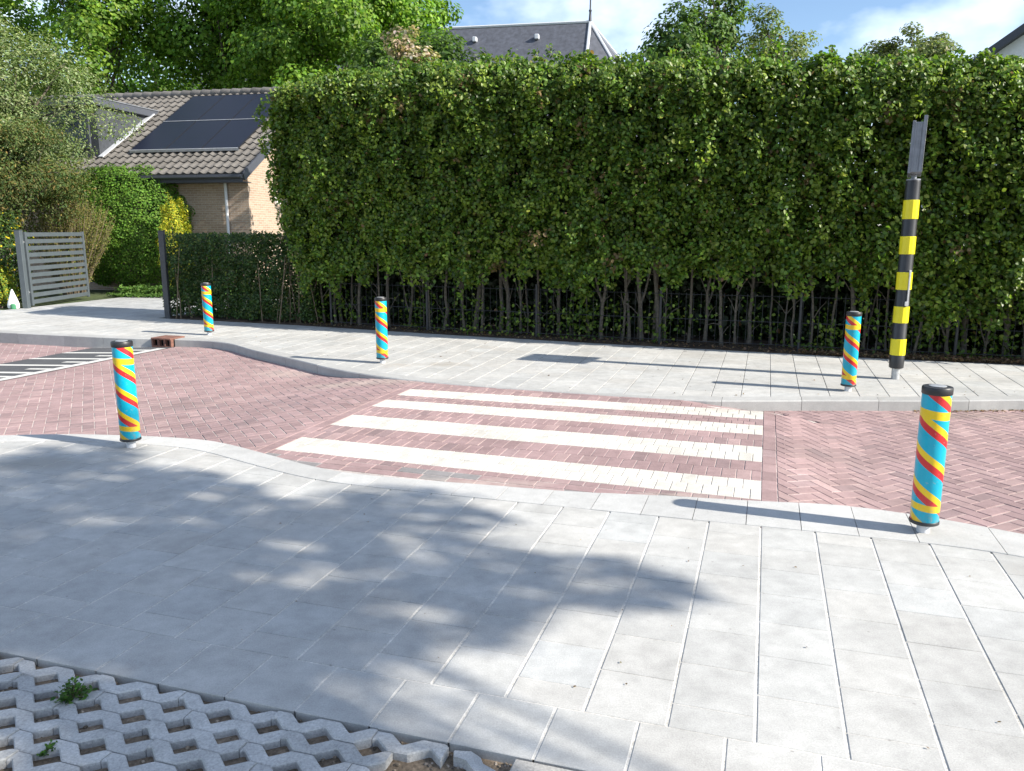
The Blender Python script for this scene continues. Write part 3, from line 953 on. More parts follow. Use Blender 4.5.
for i in range(17):
    u = rr.uniform(-11.1, -7.8); v = hf(u)+rr.uniform(.0, .35); lean = rr.gauss(0, .18); h = rr.uniform(1.0, 1.5)
    if i < 7: u = rr.uniform(-9.0, -7.9); lean = rr.uniform(-.1, .5)
    mb = MB(); r0 = rr.uniform(.007, .014)
    mb.tube([np.array(W(u+lean*t+.03*vnoise(u*5, t*3), v-.05*t, h*t))-lo_ for t in (0, .3, .6, 1)], [r0*1.2, r0, r0*.8, r0*.5], 6)
    mb.build('stem', M['twig'], lh, smooth=True)

# ================================================================ TREES AND SHRUBS
def tree(name, label, cat, x, y, H, cz, rx, rz, nclump, nleaf, cr, ls, cols, wts, seed, group=None, material='leaf_far', tr=.16, ry=None, aspect=.7, droop=.35, shell=.55, limbs=9, zlow=-1.0, lean=0.0, foot=(0, 0), barkm='bark', up=.45):
    rs = np.random.RandomState(seed)
    ry = ry or rx
    root = empty(name, (x, y, 0), label, cat, group)
    # clump centres spread through the crown, more towards its outside
    C = []
    while len(C) < nclump:
        p = rs.normal(size=3); p /= np.linalg.norm(p)
        r = shell + (1-shell)*rs.rand() if rs.rand() < .78 else rs.rand()*shell
        p = p*r
        if p[2] < zlow: continue
        k = 1 + .22*math.sin(3*math.atan2(p[1], p[0])+seed) + .15*math.sin(5*p[2]+seed)
        C.append((p[0]*rx*k + lean*p[2], p[1]*ry*k, cz+p[2]*rz))
    C = np.array(C)
    cs = cr*(.6+.8*rs.rand(nclump))
    per = rs.multinomial(nleaf, cs**2/np.sum(cs**2))
    idx = np.repeat(np.arange(nclump), per)
    n = len(idx)
    d = rs.normal(size=(n, 3)); d = nrm(d)*(.35+.65*rs.rand(n, 1)**.5)
    P = C[idx] + d*cs[idx][:, None]*np.array((1.15, 1.15, .75))
    out = C[idx]-np.array((0, 0, cz))
    N = d*.7 + nrm(out)*.3 + np.array((0, 0, up)) + rs.normal(0, .35, size=(n, 3))
    S = ls*(.7+.6*rs.rand(n))
    tone = 1+rs.normal(0, .14, size=(nclump, 1))
    T = tints(n, cols, wts, .15, rs)*tone[idx]
    leaf_mesh('crown', P, N, S, M[material], root, T, aspect, droop, .2, rs)
    mb = MB()
    ch = cz-rz*.1
    tp = [(foot[0], foot[1], -.05)]
    for i in range(1, 6):
        t = i/5; tp.append((.06*H*.2*math.sin(seed+t*3)*t+lean*.2*t+foot[0]*(1-t), .06*H*.2*math.cos(seed*2+t*3)*t+foot[1]*(1-t), ch*t))
    mb.tube(tp, [tr*(1.5 if i == 0 else 1-.12*i) for i in range(6)], 10)
    order = rs.permutation(nclump)[:limbs]
    for k in order:
        s = np.array(tp[rs.randint(3, 6)]); e = C[k]
        m_ = (s+e)/2+np.array((0, 0, rs.uniform(0, .3)*rz*.3))
        mb.tube([s, m_, s+(e-s)*.98], [tr*.42, tr*.25, tr*.1], 6)
        for _ in range(3):
            e2 = C[rs.randint(nclump)]
            if np.linalg.norm(e2-m_) < rx*1.1: mb.tube([m_, (m_+e2)/2+np.array((0, 0, .1)), e2], [tr*.18, tr*.12, tr*.05], 5)
    mb.build('trunk', M[barkm], root, smooth=True)
    return root

MAPLE = [(.15, .27, .032), (.11, .215, .028), (.21, .33, .04), (.075, .155, .025)]
G1 = 'tall trees behind the tiled house'
tree('maple_tree', 'leafy green maple farthest left, rising behind the grey green tree', 'tree', -24.5, 38, 15, 10.3, 4.6, 4.6, 64, 26000, 1.2, .18, MAPLE, [.4, .3, .15, .15], 21, G1, tr=.22)
tree('maple_tree', 'bright green maple standing behind the dormer of the tiled house', 'tree', -17.6, 36, 15, 10.4, 4.0, 4.6, 58, 24000, 1.0, .165, MAPLE, [.4, .25, .25, .1], 22, G1, tr=.22)
tree('maple_tree', 'dark green maple rising behind the solar panels', 'tree', -12.6, 38, 16, 10.6, 3.7, 5.0, 58, 24000, 1.0, .17, MAPLE, [.3, .35, .1, .25], 23, G1, tr=.24)
tree('maple_tree', 'broad green maple rising behind the left end of the tall hedge', 'tree', -8.0, 34, 15, 10.2, 3.5, 5.2, 64, 32000, 1.0, .16, MAPLE, [.42, .25, .23, .1], 24, G1, tr=.24)
tree('maple_tree', 'tall maple with a bare forked trunk nearest the church roof', 'tree', -5.2, 37, 16, 11.6, 2.9, 3.6, 50, 20000, .9, .165, MAPLE, [.4, .3, .2, .1], 25, G1, tr=.2)
tree('maple_tree', 'deep green maple in the gap left of the broad green maple', 'tree', -10.6, 44, 15, 8.6, 4.4, 4.2, 40, 12000, 1.3, .2, MAPLE, [.3, .4, .05, .25], 26, G1, tr=.2)
tree('maple_tree', 'shadowy maple low behind the ridge of the tiled house', 'tree', -18.6, 46, 14, 8.8, 5.0, 4.4, 40, 12000, 1.3, .2, MAPLE, [.3, .4, .05, .25], 27, G1, tr=.2)
# shrubs over the hedge, between maples and church
tree('small_tree', 'bushy green small tree over the hedge, left of the church roof', 'tree', -2.0, 24, 6.8, 5.6, 1.7, 1.35, 34, 9000, .6, .12, [(.07, .13, .03), (.10, .17, .04), (.05, .09, .025)], [.5, .3, .2], 31, tr=.09)
tree('small_tree', 'slender green small tree behind the pale blossoming shrub', 'tree', -3.6, 25, 7.4, 6.0, 1.3, 1.7, 30, 7000, .6, .13, [(.08, .15, .03), (.055, .10, .025)], [.5, .5], 32, tr=.09)
tree('blossoming_shrub', 'pale beige shrub fading from bloom above the tall hedge', 'shrub', -2.45, 20.2, 6.4, 5.4, .5, 1.0, 22, 2400, .3, .10, [(.42, .34, .25), (.30, .27, .15), (.12, .15, .05), (.5, .44, .38)], [.4, .2, .25, .15], 33, tr=.05, limbs=14, material='leaf_soft')
# trees right of the church
tree('lime_tree', 'dark green rounded tree just right of the church roof', 'tree', 5.85, 30, 9.3, 7.8, 1.2, 1.55, 34, 4600, .48, .15, [(.09, .165, .04), (.12, .20, .05), (.065, .12, .035)], [.5, .3, .2], 41, tr=.12, limbs=16)
tree('lime_tree', 'tallest open crowned tree above the middle of the hedge', 'tree', 7.5, 31, 11, 8.9, 1.3, 1.9, 34, 3300, .46, .14, [(.10, .175, .05), (.13, .21, .055), (.08, .14, .04)], [.5, .3, .2], 42, tr=.12, limbs=20)
tree('birch_tree', 'feathery olive green tree with loose upright twigs above the hedge', 'tree', 9.5, 31, 9.5, 8.1, 1.5, 1.6, 46, 5200, .40, .12, [(.17, .22, .08), (.20, .24, .085), (.12, .17, .05)], [.4, .3, .3], 43, tr=.1, limbs=24, aspect=.5)
tree('poplar_tree', 'pale yellow green domed tree far off before the white cloud', 'tree', 18.9, 40, 11.2, 9.2, 1.8, 1.8, 60, 15000, .5, .13, [(.17, .21, .08), (.13, .17, .06), (.21, .23, .10)], [.4, .35, .25], 44, tr=.12, limbs=12)
tree('poplar_tree', 'low pale tree beside the domed one, half behind the hedge', 'tree', 21.2, 40, 9.5, 8.1, 1.2, 1.2, 30, 4500, .45, .15, [(.17, .20, .07), (.13, .17, .06)], [.5, .5], 45, tr=.1)
# left garden
tree('olive_willow', 'large grey green fine leaved tree at the left edge', 'tree', -12.6, 20.8, 6.9, 4.6, 2.2, 2.3, 84, 40000, .6, .08, [(.19, .245, .10), (.23, .28, .135), (.14, .20, .075), (.30, .34, .21)], [.4, .25, .25, .1], 51, material='leaf_soft', tr=.12, limbs=24, aspect=.4, droop=0.0, up=.6)
tree('conifer', 'bronze brown evergreen below the grey green tree', 'tree', -12.2, 19.6, 4.6, 2.9, 1.75, 1.75, 74, 40000, .5, .075, [(.12, .135, .042), (.085, .125, .035), (.19, .15, .05), (.06, .105, .032)], [.32, .33, .15, .2], 52, material='leaf_soft', tr=.1, limbs=14, aspect=.35, droop=.6)

def mound(name, label, cat, x, y, rx, ry, h, n, ls, cols, wts, seed, material='leaf_soft', lump=.12, aspect=.55, pw=2.6, stems=7, group=None, zmin=.05):
    """clipped or rounded shrub: leaves through a lumpy shell, on short stems"""
    rs = np.random.RandomState(seed)
    root = empty(name, (x, y, 0), label, cat, group)
    P = []; N = []
    while len(P) < n:
        p = rs.normal(size=3); p /= (np.sum(np.abs(p)**pw))**(1/pw)
        if p[2] < -.92: continue
        k = 1 + lump*vnoise(p[0]*2.3+seed, p[1]*2.3, p[2]*2.3)+lump*.7*vnoise(p[0]*6, p[1]*6+seed, p[2]*6)
        k *= 1-abs(rs.normal(0, .07)) if rs.rand() < .8 else rs.uniform(.6, 1)
        q = (p[0]*rx*k, p[1]*ry*k, h*.5+p[2]*h*.5*k)
        if q[2] < zmin: continue
        P.append(q); N.append((p[0]+rs.normal(0, .4), p[1]+rs.normal(0, .4), p[2]*.6+.4+rs.normal(0, .4)))
    leaf_mesh('foliage', np.array(P), np.array(N), ls*(.7+.6*rs.rand(n)), M[material], root, tints(n, cols, wts, .18, rs), aspect, .1, .2, rs)
    for _ in range(stems):
        mb = MB(); a = rs.uniform(0, 6.28); r = rs.uniform(.1, .6)
        e = (math.cos(a)*rx*r, math.sin(a)*ry*r, h*rs.uniform(.5, .8))
        mb.tube([(e[0]*.3, e[1]*.3, -.02), (e[0]*.7, e[1]*.7, e[2]*.5), e], [.022, .016, .008], 6)
        mb.build('stem', M['bark'], root, smooth=True)
    return root
mound('privet_hedge', 'bright green rounded privet bush in front of the tiled house', 'hedge', -10.75, 23.3, 1.8, 1.3, 3.5, 62000, .06, [(.115, .23, .03), (.09, .18, .027), (.16, .28, .042), (.06, .12, .024)], [.42, .28, .18, .12], 61, lump=.10)
mound('golden_shrub', 'yellow leaved shrub between the privet bush and the low hedge', 'shrub', -8.95, 21.6, .36, .5, 2.5, 7000, .05, [(.42, .40, .03), (.30, .33, .03), (.16, .22, .03), (.55, .48, .05)], [.35, .25, .25, .15], 62, lump=.35, pw=2.2)
mound('flowering_shrub', 'dark green shrub with yellow flowers left of the grey gate', 'shrub', -11.95, 18.6, .8, .6, 2.15, 9000, .06, [(.05, .10, .025), (.08, .15, .03), (.03, .06, .02), (.60, .46, .02)], [.4, .3, .22, .08], 63, lump=.35, pw=2.2)
mound('flowering_shrub', 'knee high light green shrub with yellow blooms beside the gate post', 'shrub', -11.5, 18.0, .38, .3, .85, 2600, .055, [(.12, .2, .03), (.25, .28, .03), (.6, .5, .03)], [.6, .25, .15], 64, lump=.35, pw=2.2)
# upright olive shrub of many twigs
tw = empty('twiggy_shrub', (-11.5, 21.1, 0), 'olive brown shrub of upright twigs behind the grey gate', 'shrub')
rs = np.random.RandomState(71)
mb = MB(); P_, N_, S_ = [], [], []
for i in range(210):
    a = rs.uniform(0, 6.28); r = rs.rand()**.6
    bx, by = .25*r*math.cos(a), .2*r*math.sin(a)
    ex, ey = 1.2*r*math.cos(a), .8*r*math.sin(a); h = (2.85-.75*r*r)*rs.uniform(.72, 1.04)
    pts = [(bx, by, 0), (bx+(ex-bx)*.35, by+(ey-by)*.35, h*.4), (bx+(ex-bx)*.75, by+(ey-by)*.75, h*.75), (ex, ey, h)]
    mb.tube(pts, [.010, .008, .006, .003], 4)
    for _ in range(120):
        t = rs.uniform(.15, 1.0); k = min(2, int(t*3)); f = t*3-k
        p = np.array(pts[k])*(1-f)+np.array(pts[k+1])*f
        P_.append(p+rs.normal(0, .035, 3)); N_.append(rs.normal(0, .6, 3)+np.array((0, -.2, .3))); S_.append(rs.uniform(.03, .055))
mb.build('twigs', M['twig'], tw)
leaf_mesh('foliage', np.array(P_), np.array(N_), np.array(S_), M['leaf_soft'], tw, tints(len(P_), [(.21, .20, .06), (.17, .19, .045), (.28, .24, .09), (.11, .15, .04)], [.4, .3, .15, .15], .2, rs), .4, 0, .2, rs)
# ground cover along the driveway
P_, N_, S_ = [], [], []
for _ in range(9000):
    u = rr.uniform(-16.3, -11.9); v = 16.9+.1*(u+14)+rr.uniform(0, 1.4)+.15*vnoise(u*3, 2)
    h = .34*(.6+.5*vnoise(u*2, v*2)+.3*vnoise(u*7, v*7))
    if v-16.9-.1*(u+14) < .25: h *= .5
    P_.append(W(u, v, max(.02, h*rr.random()**.5))); N_.append((rr.gauss(0, .6), rr.gauss(-.2, .6), 1)); S_.append(rr.uniform(.04, .09))
o = leaf_mesh('ground_cover', np.array(P_), np.array(N_), np.array(S_), M['leaf_soft'], None, tints(len(P_), [(.10, .19, .04), (.07, .14, .03), (.14, .23, .06)], [.4, .4, .2]), .6, .2)
tag(o, 'low green plants along the edge of the driveway', 'ground cover', kind='stuff')
# the street tree that shades the near pavement, itself right of the picture
tree('street_tree', 'leafy street tree on the near pavement, right of the view', 'tree', 8.95, -.58, 10, 7.55, 2.35, 2.0, 76, 8600, .33, .15, MAPLE, [.4, .3, .2, .1], 95, tr=.085, limbs=16, shell=.4, foot=(.9, -3.6), zlow=-.6)
# weeds in the grass pavers
def weed(x, y, r, n, label, seed, ls):
    rs = np.random.RandomState(seed)
    root = empty('weed', (x, y, -.02), label, 'weed')
    mb = MB(); P = []; N = []
    for i in range(n):
        a = rs.uniform(0, 6.28); q = rs.rand()**.6*r; h = r*rs.uniform(.3, 1.0)*(1.2-q/r*.6)
        e = (q*math.cos(a), q*math.sin(a), h)
        mb.tube([(0, 0, 0), (e[0]*.5, e[1]*.5, h*.7), e], [.0015, .0012, .0008], 4)
        for _ in range(9): P.append(np.array(e)*rs.uniform(.45, 1.05)+rs.normal(0, r*.1, 3)); N.append(rs.normal(0, .5, 3)+np.array((0, 0, .8)))
    mb.build('stem', M['twig'], root)
    leaf_mesh('leaves', np.array(P), np.array(N), ls*(.6+.8*rs.rand(len(P))), M['leaf_soft'], root, tints(len(P), [(.07, .15, .03), (.10, .2, .04), (.05, .10, .03)], [.5, .3, .2], .15, rs), .5, 0, .2, rs)
weed(-1.64, 2.71, .075, 34, 'bushy green weed growing from the grass pavers beside the slab edge', 81, .020)
weed(-1.565, 2.415, .032, 12, 'small green weed in a paver pocket near the bottom edge', 82, .013)
weed(-1.245, 2.735, .022, 8, 'tiny green weed at the seam of slabs and grass pavers', 83, .011)

# ================================================================ BOLLARDS
def bollard(loc, label, rz):
    o = empty('bollard', loc, label, 'bollard', 'cyan, yellow and red striped bollards', rz)
    b = MB(); b.lathe([(.0735, .074), (.0755, .078), (.0755, .826), (.0745, .83)], 48); b.build('sleeve', M['bollard'], o, smooth=True)
    b = MB(); b.lathe([(.077, .814), (.0795, .818), (.0795, .850), (.076, .856), (.054, .857)], 40); c = b.build('cap', M['black_rubber'], o, smooth=True)
    b = MB(); b.lathe([(.046, .8585), (.046, .8605), (.04, .8625)], 32); b.build('cap_disc', M['galv'], c, smooth=True)
    b = MB(); b.lathe([(.073, .058), (.0795, .062), (.0795, .076), (.077, .08)], 40); b.build('bottom_rim', M['black_rubber'], o, smooth=True)
    b = MB(); b.lathe([(.035, -.05), (.035, .07)], 24); b.build('post', M['pvc'], o, smooth=True)
    return o
def copy_tree(o, parent=None):
    c = o.copy(); link(c)
    if parent is not None: c.parent = parent
    for ch in list(o.children): copy_tree(ch, c)
    return c
b0 = bollard((2.37, 4.37, 0), 'nearest striped bollard, on the near kerb right of the zebra crossing', R(-40))
for loc, label, rz in [((-3.055, 6.21, 0), 'striped bollard on the near kerb at the left, left of the zebra crossing', R(10)),
                       ((3.635, 8.49, 0), 'striped bollard just left of the black and yellow pole', R(-110)),
                       ((-1.695, 10.34, 0), 'striped bollard on the far pavement below the left part of the tall hedge', R(-75)),
                       ((-5.02, 13.19, 0), 'farthest striped bollard, in front of the low hedge', R(-50))]:
    c = copy_tree(b0); c.location = loc; c.rotation_euler = (0, 0, rz); c['label'] = label

# ================================================================ BLACK AND YELLOW POLE
pole = empty('sign_pole', (4.48, 9.2, 0), 'tall black pole with yellow bands and a grey sign on top', 'pole')
b = MB(); b.lathe([(.045, -.05), (.045, .14)], 24); b.build('post', M['galv'], pole, smooth=True)
b = MB(); b.lathe([(.066, .13), (.079, .14), (.081, .28), (.077, .288), (.077, 2.235), (.074, 2.25), (.05, 2.252)], 40); b.build('sleeve', M['black_plastic'], pole, smooth=True)
for z0, z1 in ((1.83, 2.04), (1.44, 1.64), (1.04, 1.24), (.66, .85), (.285, .475)):
    b = MB()
    # folded into flat facets like reflective sheeting
    b.lathe([(.079, z0), (.083, z0+.003), (.083, z1-.003), (.079, z1)], 14); b.build('reflective_band', M['yellow_refl'], pole)
b = MB(); b.box((.012, -.088, 1.07), (.022, .012, .38), 0, .004); b.box((.0, -.091, .885), (.045, .016, .05), 0, .004); b.box((.012, -.088, 1.25), (.03, .016, .03), 0, .004)
lb = b.build('latch_bar', M['galv'], pole); lb.rotation_euler = (0, 0, R(4))
b = MB(); b.lathe([(.074, 2.252), (.074, 2.268), (.03, 2.27), (.03, 2.40)], 24); b.build('mount', M['alu'], pole, smooth=True)
# double sided sign seen edge on: two square sheets with folded rims and an end cover
ang = -math.atan2(4.45, 9.2)
def sign_part(boxes, name, m, par=pole):
    b = MB()
    for c, d, bv in boxes: b.box(c, d, 0, bv)
    o = b.build(name, m, par); o.location = (.0, 0, 2.3); o.rotation_euler = (R(-1.5), R(1.0), ang); return o
z0, z1 = .01, .56
sign_part([((-.062, .02, (z0+z1)/2), (.006, .58, z1-z0), 0), ((-.052, -.262, (z0+z1)/2), (.03, .012, z1-z0), .003), ((-.052, .302, (z0+z1)/2), (.03, .012, z1-z0), .003)], 'sign_panel', M['alu'])
sign_part([((.068, .02, (z0+z1)/2+.03), (.006, .60, z1-z0+.04), 0), ((.055, -.274, (z0+z1)/2+.03), (.036, .012, z1-z0+.04), .003), ((.055, .31, (z0+z1)/2+.03), (.036, .012, z1-z0+.04), .003)], 'sign_panel', M['alu'])
sign_part([((-.0, -.264, (z0+z1)/2-.005), (.092, .008, z1-z0-.03), 0), ((-.030, -.270, (z0+z1)/2-.005), (.014, .012, z1-z0-.03), .003), ((.02, -.270, (z0+z1)/2-.005), (.014, .012, z1-z0-.03), .003),
           ((0, 0, z0+.02), (.13, .5, .02), 0)], 'end_cover', M['alu'])
sign_part([((-.01, -.01, z1-.018), (.11, .44, .012), .002)], 'top_cover', M['zinc'])

# ================================================================ GATE, POSTS, ORNAMENT
gate = empty('driveway_gate', (-10.745, 17.86, 0), 'open grey slatted metal gate at the driveway', 'gate')
gl = 2.5
for yy, nm in ((.06, 'stile'), (gl-.04, 'stile')):
    b = MB(); b.box((.02, yy, .86), (.05, .07, 1.62), 0, .004); b.build(nm, M['gate'], gate)
for i in range(11):
    b = MB(); b.box((.02, gl/2, .13+i*.148), (.03, gl-.16, .092), 0, .004); b.build('slat', M['gate'], gate)
for z in (.35, 1.45):
    b = MB(); b.tube([(.0, -.03, z-.05), (.0, -.03, z+.05)], [.016, .016], 8); b.box((.0, .02, z), (.02, .08, .03), 0, .002); b.build('hinge', M['galv'], gate)
gp1 = MB(); gp1.box((0, 0, .84), (.12, .12, 1.72), 0, .006); gp1.box((0, 0, 1.705), (.13, .13, .012), 0, .003)
o = gp1.build('gate_post', M['gate'], loc=(-10.79, 17.80, 0)); tag(o, 'grey square post carrying the open slatted gate', 'gate post', 'gate posts of the driveway')
gp2 = MB(); gp2.box((0, 0, .84), (.10, .10, 1.70), 0, .006); gp2.box((0, 0, 1.695), (.11, .11, .012), 0, .003)
o = gp2.build('gate_post', M['darkpost'], loc=(-6.78, 15.75, 0)); tag(o, 'dark post at the left end of the low hedge', 'gate post', 'gate posts of the driveway')
orn = empty('garden_ornament', (-11.02, 17.7, 0), 'small white pointed garden ornament beside the gate post', 'ornament')
b = MB(); b.lathe([(.09, 0), (.115, .02), (.12, .10), (.10, .17), (.075, .25), (.05, .32), (.03, .38), (.008, .43)], 18); b.build('body', M['white'], orn, smooth=True)
b = MB(); b.lathe([(.05, 0), (.055, .02), (.055, .10), (.03, .12)], 14, (.06, -.11, 0)); b.build('green_pot', simple('green_glaze', (.05, .2, .10), .3), orn, smooth=True)

# ================================================================ DRAIN INLET, BROKEN PAVER
dx, dy = Wn(-9.11, 10.36)
inlet = empty('drain_inlet', (dx, dy, 0), 'rusty iron kerb inlet with three dark openings', 'drain', rz=R(-17.5))
rust = simple('rusty_iron', (.16, .075, .055), .85, var=.35, scale=20, bstr=.5)
b = MB()
b.box((0, .15, .012), (.38, .34, .03), 0, .006)
b.box((0, .02, -.115), (.38, .06, .03), 0, .004)
for x in (-.175, -.06, .06, .175): b.box((x, .02, -.05), (.035, .06, .10), 0, .004)
b.build('frame', rust, inlet)
b = MB(); b.box((0, .16, -.06), (.36, .18, .12)); b.build('opening', M['black_rubber'], inlet)
bp = MB()
out_ = [(-.13, .03), (-.06, .065), (0, .05), (.03, .02), (.10, .01), (.135, -.03), (.10, -.07), (.05, -.055), (.0, -.03), (-.05, .0), (-.11, -.005)]
n = len(out_)
bp.add([(x, y, .0) for x, y in out_]+[(x*1.03, y*1.03, -.008) for x, y in out_]+[(x, y, -.06) for x, y in out_],
       [tuple(range(n))[::-1]]+[(i, (i+1) % n, n+(i+1) % n, n+i) for i in range(n)]+[(n+i, n+(i+1) % n, 2*n+(i+1) % n, 2*n+i) for i in range(n)], (.40, .40, .39))
bx_, by_ = Wn(-.815, 2.185)
o = bp.build('broken_paver', M['grasspaver'], loc=(bx_, by_, -.002)); o.scale = (.72, .72, .8); o.rotation_euler = (0, R(3), R(-28))
tag(o, 'loose broken piece of concrete paver lying beside the grass pavers', 'paver piece')
# ================================================================ TILED HOUSE
HA = R(-12)
house = empty('tiled_house', (-7.17, 22.0, 0), 'beige brick house with grey tiled roof and black solar panels', 'house', rz=HA)
EZ, RZ_, RY = 3.17, 6.05, 4.85      # eave height, ridge height, half depth
XL, XR = -12.0, 0.0
sl = math.hypot(RY, RZ_-EZ); ny, nz = -(RZ_-EZ)/sl, RY/sl
def rp(x, t, h=0.0, back=False):
    """point on the roof: t metres up the slope, h metres off it"""
    y = t*RY/sl; z = EZ+t*(RZ_-EZ)/sl
    y += ny*h; z += nz*h
    if back: y = 2*RY-y
    return (x, y, z)
roof = MB()
TWd, TL, NS = .25, .36, 8
nrow = int(sl/TL)+1
nt_ = int((XR-XL)/TWd)
for back in (False, True):
    for r in range(nrow):
        t0 = r*TL; t1 = min((r+1)*TL+.01, sl)
        if t0 >= sl-.02: continue
        for c in range(nt_):
            tone = random.gauss(1, .08); col = (.108*tone, .101*tone, .093*tone)
            vs = []; x0 = XL+c*TWd
            for lvl, (t, hh) in enumerate(((t0, .012), (t0, .055), (t1, .02))):
                for i in range(NS+1):
                    a = i/NS
                    w = .028*math.cos(2*math.pi*a) + .008*math.cos(4*math.pi*a)
                    vs.append(rp(x0+a*TWd, t, hh+(w if lvl else 0), back))
            fs = []
            for l in range(2):
                for i in range(NS):
                    f = (l*(NS+1)+i, l*(NS+1)+i+1, (l+1)*(NS+1)+i+1, (l+1)*(NS+1)+i)
                    fs.append(f[::-1] if back else f)
            roof.add(vs, fs, col)
# under side and verge boards
for back in (False, True):
    q = [rp(XL, 0, 0, back), rp(XR, 0, 0, back), rp(XR, sl, 0, back), rp(XL, sl, 0, back)]
    roof.face(q if back else q[::-1], (.05, .05, .055))
ro = roof.build('roof', M['tile'], house)
rg = MB()
x = XL
while x < XR-.1:
    tone = random.gauss(1, .08)
    rg.tube([(x, RY, RZ_+.03), (x+.04, RY, RZ_+.05), (x+.40, RY, RZ_+.035)], [.12, .135, .115], 12, (.15*tone, .14*tone, .13*tone)); x += .36
rg.build('ridge_tiles', M['tile'], ro, smooth=True)
for xx in (XR, XL):
    vb = MB()
    for back in (False, True):
        k = .03 if xx == XR else -.03
        a = rp(xx+k, -.02, .06, back); b = rp(xx+k, sl, .06, back); c = rp(xx+k, sl, -.16, back); d = rp(xx+k, -.02, -.16, back)
        a2, b2, c2, d2 = [(p[0]-2*k*.9, p[1], p[2]) for p in (a, b, c, d)]
        vb.add([a, b, c, d, a2, b2, c2, d2], [(0, 1, 2, 3), (7, 6, 5, 4), (0, 4, 5, 1), (1, 5, 6, 2), (2, 6, 7, 3), (3, 7, 4, 0)])
    vb.build('verge_board', M['fascia'], ro)
def wallq(mb, p0, p1, z0, z1a, z1b=None, thick=None):
    z1b = z1a if z1b is None else z1b
    L = math.hypot(p1[0]-p0[0], p1[1]-p0[1])
    mb.face([(p0[0], p0[1], z0), (p1[0], p1[1], z0), (p1[0], p1[1], z1b), (p0[0], p0[1], z1a)], uv=[(0, z0), (L, z0), (L, z1b), (0, z1a)])
WX, WY0, WY1 = -.16, .5, 2*RY-.5
wm = MB()
zw = EZ+.5*(RZ_-EZ)/RY-.10
# front wall with a window opening
wx0, wx1, wz0, wz1 = -3.55, -2.15, 1.05, 2.55
L0 = XL+.3
wallq(wm, (L0, WY0), (wx0, WY0), -.05, zw); wallq(wm, (wx1, WY0), (WX, WY0), -.05, zw)
wallq(wm, (wx0, WY0), (wx1, WY0), -.05, wz0); wallq(wm, (wx0, WY0), (wx1, WY0), wz1, zw)
for (a, b) in (((wx0, WY0), (wx0, WY0+.12)), ((wx1, WY0+.12), (wx1, WY0))): wallq(wm, a, b, wz0, wz1)
# gable wall
GW = [(WX, WY0), (WX, WY1)]
wm.face([(WX, WY0, -.05), (WX, WY1, -.05), (WX, WY1, zw), (WX, RY, RZ_-.10), (WX, WY0, zw)], uv=[(.1, -.05), (WY1-WY0+.1, -.05), (WY1-WY0+.1, zw), (RY-WY0+.1, RZ_-.1), (.1, zw)])
wallq(wm, (WX, WY1), (L0, WY1), -.05, zw)
wm.face([(L0, WY1, -.05), (L0, WY0, -.05), (L0, WY0, zw), (L0, RY, RZ_-.1), (L0, WY1, zw)], uv=[(0, -.05), (8.9, -.05), (8.9, zw), (4.4, RZ_), (0, zw)])
wm.build('wall', M['housebrick'], house)
b = MB()
for (c, d) in ((((wx0+wx1)/2, WY0+.1, wz1-.03), (wx1-wx0, .06, .06)), (((wx0+wx1)/2, WY0+.1, wz0+.03), (wx1-wx0, .06, .06)), ((wx0+.03, WY0+.1, (wz0+wz1)/2), (.06, .055, wz1-wz0)), ((wx1-.03, WY0+.1, (wz0+wz1)/2), (.06, .055, wz1-wz0)), (((wx0+wx1)/2, WY0+.1, (wz0+wz1)/2), (.05, .05, wz1-wz0-.1))):
    b.box(c, d, 0, .004)
wfm = b.build('window', M['fascia'], house)
b = MB(); b.box(((wx0+wx1)/2, WY0+.13, (wz0+wz1)/2), (wx1-wx0-.06, .012, wz1-wz0-.06)); b.build('pane', M['glass'], wfm)
b = MB(); b.box(((wx0+wx1)/2, WY0-.03, wz0-.03), (wx1-wx0+.1, .12, .05), 0, .004); b.build('sill', M['fascia'], wfm)
b = MB(); b.box(((XL+XR)/2, .25, EZ-.19), (XR-XL-.1, .5, .02)); b.box(((XL+XR)/2, .02, EZ-.10), (XR-XL-.06, .03, .2), 0, .003); b.build('fascia', M['fascia'], house)
b = MB()
prof = [(-.06, 0), (-.065, -.07), (-.03, -.10), (.03, -.10), (.05, -.07), (.05, 0)]
vs = [(x_, -.06+p[0], EZ+.0+p[1]) for x_ in (XL, XR+.0) for p in prof]; k = len(prof)
b.add(vs, [(i, i+1, k+i+1, k+i) for i in range(k-1)]+[tuple(range(k)), tuple(range(k, 2*k))[::-1]])
b.build('gutter', M['fascia'], house)
b = MB(); b.tube([(-.80, WY0-.07, EZ-.16), (-.80, WY0-.07, 0)], [.042]*2, 10); b.build('downpipe', M['pvc'], house, smooth=True)
b = MB(); b.box((WX+.06, 2.0, 2.55), (.12, .18, .22), 0, .02); b.build('wall_lamp', M['white'], house)
